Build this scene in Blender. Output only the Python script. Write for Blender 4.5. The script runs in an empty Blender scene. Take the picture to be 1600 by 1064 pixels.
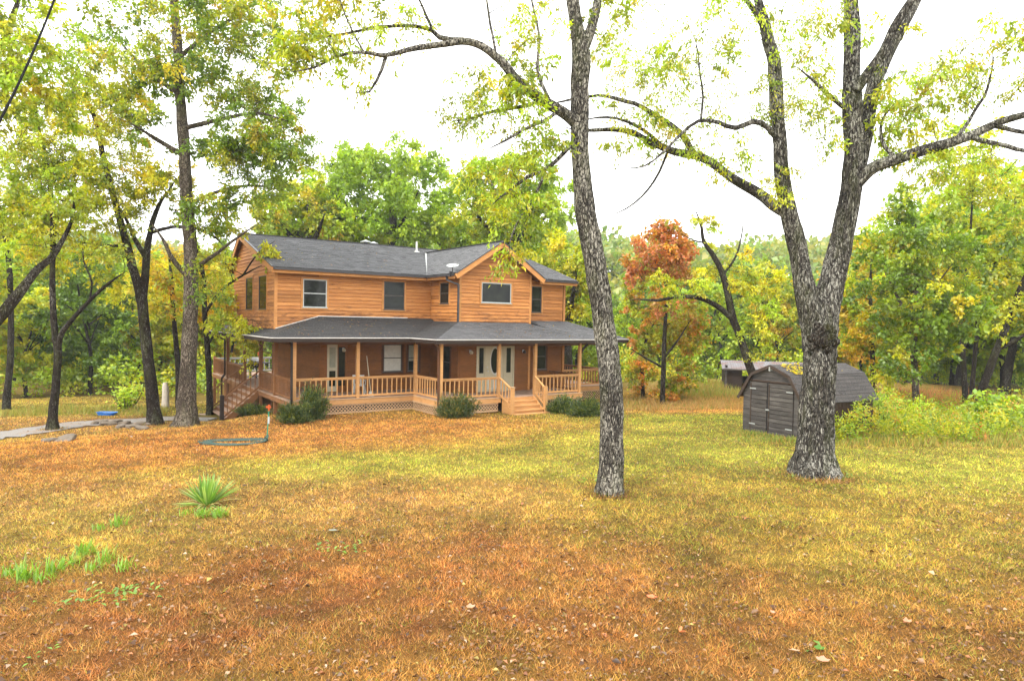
import bpy, math, json
import numpy as np
from mathutils import Matrix, Vector

# ------------------------------------------------------------------ camera, sky, sun, exposure
SC = bpy.context.scene
F_PX, PITCH, ROLL, YAW = 1051.07, 1.712, 1.103, 34.683
CAMZ = 4.161
cam_d = bpy.data.cameras.new("camera"); cam = bpy.data.objects.new("camera", cam_d)
SC.collection.objects.link(cam); SC.camera = cam
cam_d.sensor_width = 36; cam_d.lens = F_PX / 1600 * 36
cam_d.clip_start = 0.1; cam_d.clip_end = 3000
cam.matrix_world = (Matrix.Translation((0, 0, CAMZ)) @ Matrix.Rotation(math.radians(90 - PITCH), 4, 'X')
                    @ Matrix.Rotation(math.radians(ROLL), 4, 'Z'))
SUN_EL, SUN_AZ = 52, 215          # the sun stands behind the camera and to the left, behind thick cloud
W = bpy.data.worlds.new("World"); SC.world = W; W.use_nodes = True
nt = W.node_tree; nt.nodes.clear()
wo = nt.nodes.new('ShaderNodeOutputWorld'); bg = nt.nodes.new('ShaderNodeBackground')
sky = nt.nodes.new('ShaderNodeTexSky'); sky.sky_type = 'NISHITA'; sky.sun_disc = False
sky.sun_elevation = math.radians(SUN_EL); sky.sun_rotation = math.radians(SUN_AZ)
sky.dust_density = 5; sky.air_density = 1.2
hs = nt.nodes.new('ShaderNodeHueSaturation'); hs.inputs['Saturation'].default_value = 0.25
cloud = nt.nodes.new('ShaderNodeCombineXYZ')
for i, vv in enumerate((14.0, 14.1, 14.2)): cloud.inputs[i].default_value = vv
mx = nt.nodes.new('ShaderNodeMix'); mx.data_type = 'RGBA'; mx.inputs[0].default_value = 0.85
nt.links.new(sky.outputs[0], hs.inputs['Color']); nt.links.new(hs.outputs[0], mx.inputs[6])
nt.links.new(cloud.outputs[0], mx.inputs[7]); nt.links.new(mx.outputs[2], bg.inputs[0])
bg.inputs[1].default_value = 0.12
nt.links.new(bg.outputs[0], wo.inputs[0])
sd = bpy.data.lights.new("sun", 'SUN'); sun = bpy.data.objects.new("sun", sd); SC.collection.objects.link(sun)
sd.energy = 1.5; sd.angle = math.radians(14); sd.color = (1, .95, .86)
_a = math.radians(SUN_AZ); _e = math.radians(SUN_EL)
sdir = Vector((math.sin(_a) * math.cos(_e), math.cos(_a) * math.cos(_e), math.sin(_e)))
sun.rotation_euler = sdir.to_track_quat('Z', 'Y').to_euler()
vs = SC.view_settings; vs.view_transform = 'Standard'; vs.look = 'None'; vs.exposure = 1.22; vs.gamma = 1
vs.use_curve_mapping = False
SC.cycles.max_bounces = 6; SC.cycles.diffuse_bounces = 3; SC.cycles.transmission_bounces = 4
SC.cycles.volume_bounces = 0; SC.cycles.use_denoising = True

rng = np.random.default_rng(7)
COL = SC.collection

# ------------------------------------------------------------------ geometry of the view (places things on the ground)
def ray(x, y):
    r = math.radians(ROLL); a, b = x - 800, y - 532
    px = a * math.cos(r) + b * math.sin(r); py = -a * math.sin(r) + b * math.cos(r)
    t = math.radians(PITCH); X = px / F_PX; up = -py / F_PX
    return np.array([X, math.cos(t) + up * math.sin(t), -math.sin(t) + up * math.cos(t)])
def at(x, y, depth):
    return np.array([0, 0, CAMZ]) + ray(x, y) * depth
# ground height: smooth blend of measured spots
GP = np.array([
 (0, 5, .40), (-6, 10, .30), (8, 10, .45), (4, 15, .40), (-7, 14, .22), (-12, 20, .02), (-3, 23, .22), (3, 22, .30), (7, 17.5, .40),
 (.9, 30, 0.0), (-4, 30.5, .08), (-7.5, 30, .10), (-10.5, 29, -.1), (-13.2, 30, -.66), (-13.6, 33, -.75), (8.5, 23, .38), (12, 26, .38), (16, 22, .42), (15, 34, .2),
 (6, 36, -.1), (6, 45, -.5), (14, 45, .1), (-19, 27, -.55), (-26, 32, -.8), (-20, 42, -1.3), (-34, 44, -1.4), (-8, 42, -1.4),
 (24, 45, .2), (0, 62, -3), (-35, 72, -4), (30, 70, -1.5), (0, 95, -7), (-60, 100, -7), (60, 100, -6), (-50, 20, 0), (50, 20, .3), (0, -15, .6), (70, 50, -.5), (-80, 60, -3)])
def gz(x, y):
    x = np.asarray(x, float); y = np.asarray(y, float)
    sh = x.shape; x = x.ravel(); y = y.ravel(); out = np.zeros(len(x))
    for s in range(0, len(x), 200000):
        xs, ys = x[s:s+200000], y[s:s+200000]
        d2 = (xs[:, None] - GP[None, :, 0]) ** 2 + (ys[:, None] - GP[None, :, 1]) ** 2
        w = 1 / (d2 + 2.5) ** 1.6
        out[s:s+200000] = (w * GP[None, :, 2]).sum(1) / w.sum(1)
    # far wooded hills beyond the valley
    h = np.clip((y - 95) / 110, 0, 1); h = h * h * (3 - 2 * h)
    out = out + h * (17 + 5 * np.sin(x / 47 + 1.0) + 3 * np.sin(x / 19 + 2.2)) + np.clip((y - 205) / 300, 0, 1) * 12
    s2 = np.clip((np.abs(x) - 55) / 120, 0, 1); out = out + s2 * s2 * (3 - 2 * s2) * 16 * np.clip((y - 10) / 60, 0, 1) * (1 - .6 * h)
    return out.reshape(sh)
def G(px, py):
    """ground point seen at picture spot px, py"""
    r = ray(px, py); t = 4.0 / max(-r[2], 1e-4)
    for _ in range(40):
        p = r * t; t = t + 0.6 * (CAMZ - float(gz(p[0], p[1])) + p[2]) / (-r[2]) 
        t = max(t, 1.0)
    p = r * t; return np.array([p[0], p[1], float(gz(p[0], p[1]))])

# ------------------------------------------------------------------ noise
_lat = np.random.default_rng(3).random((64, 64, 64))
def vn(P):
    P = np.asarray(P, float); i = np.floor(P).astype(int); f = P - i; f = f * f * (3 - 2 * f)
    r = 0
    for a in (0, 1):
        for b in (0, 1):
            for c in (0, 1):
                w = (f[..., 0] if a else 1 - f[..., 0]) * (f[..., 1] if b else 1 - f[..., 1]) * (f[..., 2] if c else 1 - f[..., 2])
                r = r + w * _lat[(i[..., 0] + a) % 64, (i[..., 1] + b) % 64, (i[..., 2] + c) % 64]
    return r
def fbm2(x, y, s, seed=0, o=4):
    r = 0; a = .5; t = 0
    for k in range(o):
        r = r + a * vn(np.stack([x * s * 2 ** k + 13.1 * seed, y * s * 2 ** k + 7.7 * k, np.full_like(x, seed * 3.3 + k)], -1)); t += a; a *= .5
    return r / t

# ------------------------------------------------------------------ materials
def srgb(r, g, b):
    f = lambda c: (c / 12.92 if c <= .04045 else ((c + .055) / 1.055) ** 2.4)
    return (f(r / 255), f(g / 255), f(b / 255), 1)
class NT:
    def __init__(s, name):
        s.m = bpy.data.materials.new(name); s.m.use_nodes = True; s.t = s.m.node_tree; s.t.nodes.clear()
        s.out = s.t.nodes.new('ShaderNodeOutputMaterial')
    def n(s, t, **k):
        o = s.t.nodes.new('ShaderNode' + t)
        for a, b in k.items(): setattr(o, a, b)
        return o
    def l(s, a, b): s.t.links.new(a, b)
    def ramp(s, fac, stops):
        r = s.n('ValToRGB'); e = r.color_ramp.elements
        while len(e) < len(stops): e.new(.5)
        for i, (p, c) in enumerate(stops):
            e[i].position = p; e[i].color = c if len(c) == 4 else (*c, 1)
        s.l(fac, r.inputs[0]); return r.outputs[0]
    def coords(s, scale=(1, 1, 1), kind='Object'):
        tc = s.n('TexCoord'); mp = s.n('Mapping'); mp.inputs['Scale'].default_value = scale
        s.l(tc.outputs[kind], mp.inputs[0]); return mp.outputs[0]
    def noise(s, vec, scale=5, detail=4, rough=.6, dist=0):
        n = s.n('TexNoise'); n.inputs['Scale'].default_value = scale; n.inputs['Detail'].default_value = detail
        n.inputs['Roughness'].default_value = rough; n.inputs['Distortion'].default_value = dist
        s.l(vec, n.inputs['Vector']); return n.outputs['Fac']
    def mix(s, a, b, fac, mode='MIX'):
        m = s.n('Mix', data_type='RGBA', blend_type=mode)
        for sock, v in ((m.inputs[0], fac), (m.inputs[6], a), (m.inputs[7], b)):
            if hasattr(v, 'is_linked'): s.l(v, sock)
            elif isinstance(v, tuple): sock.default_value = v if len(v) == 4 else (*v, 1)
            else: sock.default_value = v
        return m.outputs[2]
    def bump(s, h, strength=.3, dist=.02):
        b = s.n('Bump'); b.inputs['Strength'].default_value = strength; b.inputs['Distance'].default_value = dist
        s.l(h, b.inputs['Height']); return b.outputs[0]
    def pbr(s, col, rough=.8, normal=None, spec=.3, metal=0):
        p = s.n('BsdfPrincipled')
        if hasattr(col, 'is_linked'): s.l(col, p.inputs['Base Color'])
        else: p.inputs['Base Color'].default_value = col if len(col) == 4 else (*col, 1)
        if hasattr(rough, 'is_linked'): s.l(rough, p.inputs['Roughness'])
        else: p.inputs['Roughness'].default_value = rough
        p.inputs['Specular IOR Level'].default_value = spec; p.inputs['Metallic'].default_value = metal
        if normal is not None: s.l(normal, p.inputs['Normal'])
        s.l(p.outputs[0], s.out.inputs[0]); return p

def wood_mat(name, c1, c2, stain=(.05, .028, .015), amt=.35, grain=(2, 2, 30), rough=.7, objvar=.35, streak=(1, 1, 1)):
    M = NT(name); v = M.coords((1, 1, 1)); vg = M.coords(grain)
    oi = M.n('ObjectInfo')
    add = M.n('VectorMath', operation='ADD'); M.l(vg, add.inputs[0])
    comb = M.n('CombineXYZ'); mm = M.n('Math', operation='MULTIPLY'); mm.inputs[1].default_value = 37
    M.l(oi.outputs['Random'], mm.inputs[0]); M.l(mm.outputs[0], comb.inputs[0]); M.l(comb.outputs[0], add.inputs[1])
    g = M.noise(add.outputs[0], 1.6, 5, .65, .4)
    col = M.ramp(g, [(.25, c2), (.6, c1), (.8, tuple(min(1, c * 1.15) for c in c1))])
    col = M.mix(col, (.5, .5, .5), M.ramp(oi.outputs['Random'], [(0, (0, 0, 0)), (1, (objvar, objvar, objvar))]), 'MULTIPLY')
    w = M.noise(M.coords(streak), 1.1, 5, .7, .6)
    fac = M.ramp(w, [(.50, (0, 0, 0)), (.72, (amt, amt, amt))])
    col = M.mix(col, stain, fac)
    M.pbr(col, rough, M.bump(g, .25, .01), .25); return M.m
def plain(name, c, rough=.6, spec=.3, metal=0, var=.25, scale=6):
    M = NT(name); n = M.noise(M.coords(), scale, 5, .65)
    col = M.mix(c, tuple(x * .55 for x in c[:3]), M.ramp(n, [(.35, (0, 0, 0)), (.75, (var * 2,) * 3)]))
    M.pbr(col, rough, M.bump(n, .08, .01), spec, metal); return M.m

def siding_mat():
    M = NT('cedar_siding'); oi = M.n('ObjectInfo'); v = M.coords()
    tc = M.n('TexCoord'); mp = M.n('Mapping'); mp.inputs['Scale'].default_value = (1.2, 1.2, 34)
    add = M.n('VectorMath', operation='ADD'); comb = M.n('CombineXYZ'); mm = M.n('Math', operation='MULTIPLY'); mm.inputs[1].default_value = 91
    M.l(oi.outputs['Random'], mm.inputs[0]); M.l(mm.outputs[0], comb.inputs[0]); M.l(mm.outputs[0], comb.inputs[1])
    M.l(tc.outputs['Object'], mp.inputs[0]); M.l(mp.outputs[0], add.inputs[0]); M.l(comb.outputs[0], add.inputs[1])
    g = M.noise(add.outputs[0], 1.4, 6, .7, .5)
    col = M.ramp(g, [(.26, (.22, .078, .018)), (.42, (.45, .175, .044)), (.58, (.56, .245, .070)), (.76, (.64, .33, .12))])
    b = M.ramp(oi.outputs['Random'], [(0, (.58, .55, .5)), (.35, (.85, .8, .76)), (1, (1, 1, 1))])
    col = M.mix(col, b, 1.0, 'MULTIPLY')
    # weather stains, mostly low on the upper wall over the porch roof
    st = M.n('Mapping'); st.inputs['Scale'].default_value = (.9, .9, 5.5); M.l(tc.outputs['Object'], st.inputs[0])
    s = M.noise(st.outputs[0], 1.3, 6, .75, .8)
    sep = M.n('SeparateXYZ'); M.l(tc.outputs['Object'], sep.inputs[0])
    mr = M.n('MapRange'); mr.inputs[1].default_value = 4.1; mr.inputs[2].default_value = 3.3; M.l(sep.outputs[2], mr.inputs[0])
    a = M.n('Math', operation='MULTIPLY_ADD'); M.l(mr.outputs[0], a.inputs[0]); a.inputs[1].default_value = .13; M.l(s, a.inputs[2])
    fac = M.ramp(a.outputs[0], [(.56, (0, 0, 0)), (.70, (.7, .7, .7))])
    col = M.mix(col, (.085, .032, .014), fac)
    M.pbr(col, .68, M.bump(g, .3, .008), .3); return M.m

def shingle_mat(name, c1, c2, wet=.75):
    M = NT(name); v = M.coords()
    n1 = M.noise(v, .8, 4, .6); n2 = M.noise(v, 45, 3, .7)
    br = M.n('TexBrick'); br.offset = .5; br.inputs['Scale'].default_value = 1
    br.inputs['Brick Width'].default_value = .33; br.inputs['Row Height'].default_value = .14; br.inputs['Mortar Size'].default_value = .008
    br.inputs['Color1'].default_value = (*c1, 1); br.inputs['Color2'].default_value = (*c2, 1); br.inputs['Mortar'].default_value = (.02, .02, .022, 1)
    br.inputs['Bias'].default_value = 0
    uv = M.n('UVMap'); uv.uv_map = 'UVMap'; M.l(uv.outputs[0], br.inputs['Vector'])
    col = M.mix(br.outputs[0], (.5, .5, .5), M.ramp(n1, [(.3, (0, 0, 0)), (.7, (.55,) * 3)]), 'MULTIPLY')
    col = M.mix(col, (.75, .75, .72), M.ramp(n2, [(.5, (0, 0, 0)), (.75, (.16,) * 3)]))
    M.pbr(col, wet, M.bump(n2, .25, .01), .35); return M.m

def bark_mat(name, dark, mid, lichen, amt, moss=0.0, scale=1.0):
    M = NT(name); v = M.coords((scale, scale, scale * .32)); v2 = M.coords((scale * 1.4, scale * 1.4, scale * .45))
    v3 = M.coords((scale, scale, scale * .26))
    n = M.noise(v, 26, 5, .7, 1.2)
    vo = M.n('TexVoronoi', feature='DISTANCE_TO_EDGE'); vo.inputs['Scale'].default_value = 24; vo.inputs['Randomness'].default_value = 1
    nd = M.n('TexNoise'); nd.inputs['Scale'].default_value = 9; nd.inputs['Detail'].default_value = 3; M.l(v3, nd.inputs['Vector'])
    va = M.n('VectorMath', operation='MULTIPLY_ADD'); M.l(nd.outputs['Color'], va.inputs[0]); va.inputs[1].default_value = (.12, .12, .12); M.l(v3, va.inputs[2])
    M.l(va.outputs[0], vo.inputs['Vector'])
    col = M.ramp(n, [(.3, dark), (.62, mid), (.85, tuple(min(1, c * 1.35) for c in mid))])
    crack = M.ramp(vo.outputs['Distance'], [(.0, (0, 0, 0)), (.11, (1, 1, 1))])
    col = M.mix(col, tuple(c * .6 for c in dark), M.ramp(crack, [(0, (.9,) * 3), (1, (0, 0, 0))]))
    l1 = M.noise(v2, 17, 5, .78, .7); l2 = M.noise(M.coords((1, 1, .6)), 1.1, 3, .6)
    add = M.n('Math', operation='MULTIPLY_ADD'); M.l(l2, add.inputs[0]); add.inputs[1].default_value = .38; M.l(l1, add.inputs[2])
    lf = M.ramp(add.outputs[0], [(.745 - amt * .1, (0, 0, 0)), (.79 - amt * .1, (1, 1, 1))])
    lm = M.mix(lf, crack, 1.0, 'MULTIPLY')
    col = M.mix(col, lichen, lm)
    if moss:
        mo = M.noise(M.coords((1, 1, .3)), 3, 4, .7)
        col = M.mix(col, (.09, .11, .02), M.ramp(mo, [(.5, (0, 0, 0)), (.7, (moss,) * 3)]))
    h = M.mix(n, crack, .6)
    M.pbr(col, .95, M.bump(h, 1.0, .05), .1); return M.m

def leaf_mat(name, transl=.46, gloss=.05):
    M = NT(name); at_ = M.n('Attribute'); at_.attribute_name = 'col'
    d = M.n('BsdfDiffuse'); t = M.n('BsdfTranslucent'); g = M.n('BsdfGlossy'); g.inputs['Roughness'].default_value = .45
    M.l(at_.outputs['Color'], d.inputs['Color'])
    br = M.mix(at_.outputs['Color'], (1.25, 1.2, .55), 1.0, 'MULTIPLY'); M.l(br, t.inputs['Color'])
    m1 = M.n('MixShader'); m1.inputs[0].default_value = transl; M.l(d.outputs[0], m1.inputs[1]); M.l(t.outputs[0], m1.inputs[2])
    m2 = M.n('MixShader'); m2.inputs[0].default_value = gloss; M.l(m1.outputs[0], m2.inputs[1]); M.l(g.outputs[0], m2.inputs[2])
    M.l(m2.outputs[0], M.out.inputs[0]); return M.m

MT = dict(
 siding=siding_mat(),
 trim=wood_mat('orange_trim', (.58, .27, .085), (.42, .17, .05), amt=.3),
 railw=wood_mat('porch_rail_wood', (.56, .30, .115), (.42, .205, .07), amt=.25, objvar=.3),
 deckw=wood_mat('deck_wood', (.46, .31, .22), (.30, .19, .13), amt=.4),
 leftw=wood_mat('weathered_rail_wood', (.26, .115, .042), (.13, .055, .02), amt=.5),
 darkw=wood_mat('dark_post_wood', (.035, .022, .016), (.018, .012, .009), amt=.3),
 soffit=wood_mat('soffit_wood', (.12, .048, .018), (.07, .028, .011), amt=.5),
 lattice=wood_mat('lattice_wood', (.52, .34, .19), (.38, .24, .13), amt=.2),
 shingle=shingle_mat('grey_shingles', (.072, .072, .075), (.105, .105, .109), .75),
 dshingle=shingle_mat('dark_shingles', (.019, .019, .0195), (.031, .030, .030), .7),
 gutter=plain('dark_gutter', (.035, .033, .035), .4, .5),
 drip=plain('pale_drip_edge', (.62, .6, .56), .5),
 white=plain('white_paint', (.55, .54, .49), .45, .4, var=.12),
 cream=plain('cream_door_paint', (.50, .44, .30), .45, .4, var=.15),
 sash=plain('grey_window_sash', (.42, .44, .42), .4, .4),
 dsash=plain('dark_window_sash', (.07, .06, .05), .4, .4),
 black=plain('black_metal', (.015, .015, .017), .35, .5),
 steel=plain('brushed_steel', (.55, .56, .58), .3, .5, metal=.8),
 blind=plain('window_blind', (.62, .6, .52), .7),
 dimblind=plain('window_blind_olive', (.30, .30, .22), .7),
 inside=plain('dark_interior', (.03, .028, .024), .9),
 shaded_brown=wood_mat('lower_wall_shaded_brown', (.26, .098, .022), (.15, .055, .014), amt=.3),  # wall brown with the shade of the porch darkened into its colour
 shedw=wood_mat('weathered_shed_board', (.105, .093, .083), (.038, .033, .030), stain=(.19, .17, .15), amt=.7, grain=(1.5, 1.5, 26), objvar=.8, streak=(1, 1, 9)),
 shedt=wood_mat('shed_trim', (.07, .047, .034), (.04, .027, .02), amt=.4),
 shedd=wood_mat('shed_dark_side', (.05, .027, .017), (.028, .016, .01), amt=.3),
 shedr=shingle_mat('old_shed_shingles', (.040, .034, .031), (.062, .053, .048), .95),
 concrete=plain('concrete', (.20, .19, .175), .9),
 stone=plain('field_stone', (.17, .135, .10), .9, var=.5, scale=9),
 orange=plain('orange_plastic', (.42, .08, .02), .4),
 green=plain('green_plastic', (.03, .22, .12), .35, .5),
 hose=plain('blue_grey_hose', (.05, .085, .07), .7, .2),
 blue=plain('blue_plastic', (.02, .16, .55), .35, .5),
 leaf=leaf_mat('leaf'), grass=leaf_mat('grass_blade', .3, .02), litter=leaf_mat('fallen_leaf_skin', .15, .03),
 barkA=bark_mat('lichen_bark', (.006, .005, .004), (.088, .077, .064), (.30, .28, .23), .6, .25),
 barkB=bark_mat('lichen_bark_grey', (.006, .005, .004), (.085, .075, .063), (.27, .26, .22), .45, .25, .8),
 barkD=bark_mat('dark_bark', (.008, .006, .004), (.035, .025, .018), (.13, .12, .10), .15, .3),
 barkG=bark_mat('grey_bark', (.022, .017, .013), (.095, .072, .052), (.25, .21, .16), .45, .25),
 barkF=bark_mat('forest_bark', (.010, .008, .006), (.042, .033, .025), (.15, .14, .12), .2, .3),
 rust=None)
def glass():
    M = NT('window_glass'); n = M.noise(M.coords(), 2.2, 3, .6)
    p = M.pbr(M.ramp(n, [(.3, (.006, .007, .006)), (.7, (.02, .024, .016))]), .08, None, .18); return M.m
MT['glass'] = glass()
def glass_clear():
    M = NT('clear_glass'); g = M.n('BsdfGlossy'); g.inputs['Roughness'].default_value = .05
    t = M.n('BsdfTransparent'); t.inputs[0].default_value = (.8, .82, .8, 1); m = M.n('MixShader'); m.inputs[0].default_value = .12
    M.l(t.outputs[0], m.inputs[1]); M.l(g.outputs[0], m.inputs[2]); M.l(m.outputs[0], M.out.inputs[0]); return M.m
MT['cglass'] = glass_clear()
def metal_roof():
    M = NT('rusty_metal_roof'); v = M.coords((1, 1, 1)); n = M.noise(v, 1.3, 5, .7, .5); n2 = M.noise(v, 14, 4, .7)
    col = M.ramp(n, [(.38, (.13, .13, .14)), (.52, (.11, .085, .08)), (.64, (.12, .05, .03))])
    M.pbr(col, .5, M.bump(n2, .1, .01), .4, .2); return M.m
MT['rust'] = metal_roof(); MT['rubber'] = plain('black_rubber', (.012, .012, .012), .95, .05)

# ------------------------------------------------------------------ mesh building
def new_mesh(name, V, Fc, mat, smooth=False, col=None, uv=None):
    me = bpy.data.meshes.new(name)
    V = np.asarray(V, np.float32)
    if isinstance(Fc, np.ndarray):
        n, k = Fc.shape
        me.vertices.add(len(V)); me.vertices.foreach_set('co', V.ravel())
        me.loops.add(n * k); me.loops.foreach_set('vertex_index', Fc.astype(np.int32).ravel())
        me.polygons.add(n); me.polygons.foreach_set('loop_start', np.arange(0, n * k, k, dtype=np.int32))
        me.update(calc_edges=True)
    else:
        me.from_pydata([tuple(map(float, v)) for v in V], [], Fc); me.update()
    if smooth: me.polygons.foreach_set('use_smooth', np.ones(len(me.polygons), bool))
    if col is not None:
        a = me.color_attributes.new('col', 'FLOAT_COLOR', 'POINT')
        c = np.ones((len(V), 4), np.float32); c[:, :3] = col; a.data.foreach_set('color', c.ravel())
    if uv is not None:
        u = me.uv_layers.new(name='UVMap'); li = np.empty(len(me.loops), np.int32); me.loops.foreach_get('vertex_index', li)
        u.data.foreach_set('uv', np.asarray(uv, np.float32)[li].ravel())
    me.materials.append(mat); return me
def link(name, me, parent=None, loc=(0, 0, 0)):
    o = bpy.data.objects.new(name, me); COL.objects.link(o); o.location = loc
    if parent is not None: o.parent = parent
    return o
def tag(o, label=None, cat=None, group=None, kind=None):
    if label: o['label'] = label
    if cat: o['category'] = cat
    if group: o['group'] = group
    if kind: o['kind'] = kind
    return o
def empty(name, loc, rz=0):
    o = bpy.data.objects.new(name, None); COL.objects.link(o); o.location = [float(c) for c in loc]; o.rotation_euler = (0, 0, rz)
    o.empty_display_size = .3; return o

class MB:
    def __init__(s): s.V = []; s.F = []
    def poly(s, V, F):
        b = len(s.V); s.V += [tuple(map(float, v)) for v in V]; s.F += [tuple(b + i for i in f) for f in F]; return s
    def hexa(s, c):   # 8 corners: bottom 4 ccw, top 4 ccw
        return s.poly(c, [(3, 2, 1, 0), (4, 5, 6, 7), (0, 1, 5, 4), (1, 2, 6, 5), (2, 3, 7, 6), (3, 0, 4, 7)])
    def box(s, x0, x1, y0, y1, z0, z1):
        return s.hexa([(x0, y0, z0), (x1, y0, z0), (x1, y1, z0), (x0, y1, z0), (x0, y0, z1), (x1, y0, z1), (x1, y1, z1), (x0, y1, z1)])
    def beam(s, a, b, w, h, up=(0, 0, 1)):
        a = np.array(a, float); b = np.array(b, float); d = b - a; d /= np.linalg.norm(d)
        up = np.array(up, float)
        if abs(d @ up) > .98: up = np.array([0, 1., 0])
        r = np.cross(d, up); r /= np.linalg.norm(r); u = np.cross(r, d)
        c = []
        for p in (a, b):
            c += [p - r * w / 2 - u * h / 2, p + r * w / 2 - u * h / 2, p + r * w / 2 + u * h / 2, p - r * w / 2 + u * h / 2]
        return s.poly(c, [(0, 1, 2, 3), (7, 6, 5, 4), (0, 4, 5, 1), (1, 5, 6, 2), (2, 6, 7, 3), (3, 7, 4, 0)])
    def tube(s, pts, r, n=8, cap=True):
        V, Fc = tube(np.array(pts, float), np.full(len(pts), r) if np.isscalar(r) else np.array(r, float), n)
        b = len(s.V); s.V += [tuple(map(float, v)) for v in V]; s.F += [tuple(int(b + i) for i in f) for f in Fc]
        if cap:
            s.F.append(tuple(b + i for i in range(n))[::-1]); e = len(V) - n; s.F.append(tuple(b + e + i for i in range(n)))
        return s
    def slab(s, pts, t, nrm=None):
        p = np.array(pts, float)
        if nrm is None: nrm = np.cross(p[1] - p[0], p[2] - p[0]); nrm = nrm / np.linalg.norm(nrm)
        q = p - np.array(nrm) * t; n = len(p)
        return s.poly(list(p) + list(q), [tuple(range(n)), tuple(range(2 * n - 1, n - 1, -1))] + [(i, n + i, n + (i + 1) % n, (i + 1) % n) for i in range(n)])
    def build(s, name, mat, parent=None, loc=(0, 0, 0), smooth=False):
        return link(name, new_mesh(name, s.V, s.F, mat, smooth), parent, loc)

def tube(P, R, n=8, rough=0.0, seed=0, flare=0.0, twist=0.0):
    d = np.gradient(P, axis=0); d /= np.linalg.norm(d, axis=1)[:, None] + 1e-9
    ref = np.array([0, 0, 1.]) if abs(d[0, 2]) < .9 else np.array([1., 0, 0])
    a = np.cross(d[0], ref); a /= np.linalg.norm(a); A = [a]
    for i in range(1, len(P)):
        a = A[-1] - d[i] * (A[-1] @ d[i]); A.append(a / (np.linalg.norm(a) + 1e-9))
    A = np.array(A); B = np.cross(d, A)
    th = np.arange(n) / n * 2 * np.pi
    rr = R[:, None] * np.ones(n)[None]
    if rough:
        L = np.concatenate([[0], np.cumsum(np.linalg.norm(np.diff(P, axis=0), axis=1))])
        k = np.stack([np.cos(th)[None] * R[:, None] * 22 + seed + L[:, None] * .0, np.sin(th)[None] * R[:, None] * 22 + L[:, None] * 0, (L[:, None] * 3.0) * np.ones(n)[None]], -1)
        k2 = k * np.array([.25, .25, .35]) + 9
        rr = rr * (1 + rough * (vn(k) - .5) * 1.3 + rough * 1.8 * (vn(k2) - .5))
        if flare: rr = rr * (1 + flare * np.exp(-L[:, None] / .28) * (1 + .55 * np.cos(4 * th + seed)[None] + .3 * np.cos(7 * th + 2 * seed)[None]))
    V = P[:, None] + rr[..., None] * (np.cos(th)[None, :, None] * A[:, None] + np.sin(th)[None, :, None] * B[:, None])
    m = len(P); i = np.arange(m - 1)[:, None] * n; j = np.arange(n)[None]; j2 = (j + 1) % n
    Fc = np.stack([i + j, i + j2, i + n + j2, i + n + j], -1).reshape(-1, 4)
    return V.reshape(-1, 3), Fc
def resample(P, R, step):
    P = np.array(P, float); R = np.array(R, float)
    L = np.concatenate([[0], np.cumsum(np.linalg.norm(np.diff(P, axis=0), axis=1))])
    n = max(3, int(L[-1] / step) + 1); t = np.linspace(0, L[-1], n)
    # Catmull-Rom style smoothing through cubic hermite
    m = np.gradient(P, L, axis=0)
    idx = np.clip(np.searchsorted(L, t, side='right') - 1, 0, len(L) - 2); h = L[idx + 1] - L[idx]; s = ((t - L[idx]) / h)[:, None]; h = h[:, None]
    Q = (2*s**3-3*s**2+1)*P[idx] + (s**3-2*s**2+s)*h*m[idx] + (-2*s**3+3*s**2)*P[idx+1] + (s**3-s**2)*h*m[idx+1]
    return Q, np.interp(t, L, R)

class Geo:   # numpy accumulation
    def __init__(s): s.V = []; s.F = []; s.C = []; s.n = 0
    def add(s, V, Fc, C=None):
        s.V.append(V); s.F.append(Fc + s.n); s.n += len(V)
        if C is not None: s.C.append(C)
    def build(s, name, mat, parent=None, smooth=False, loc=(0, 0, 0)):
        me = new_mesh(name, np.concatenate(s.V), np.concatenate(s.F), mat, smooth, np.concatenate(s.C) if s.C else None)
        return link(name, me, parent, loc)

def norm(a): return a / (np.linalg.norm(a, axis=-1, keepdims=True) + 1e-9)
def leaves(P, D, N, L, Wd, C, fold=.18):
    """diamond leaves: P base, D direction, N rough normal, L length, Wd width"""
    D = norm(D); S = norm(np.cross(D, N)); N = np.cross(S, D)
    L = L[:, None]; Wd = Wd[:, None]
    a = P; t = P + D * L - N * L * .12; m = P + D * L * .48
    l = m - S * Wd / 2 + N * Wd * fold; r = m + S * Wd / 2 + N * Wd * fold
    V = np.stack([a, l, t, r], 1).reshape(-1, 3); n = len(P)
    b = np.arange(n)[:, None] * 4
    return V, np.concatenate([b + np.array([[0, 1, 2]]), b + np.array([[0, 2, 3]])]), np.repeat(C, 4, axis=0)

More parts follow.
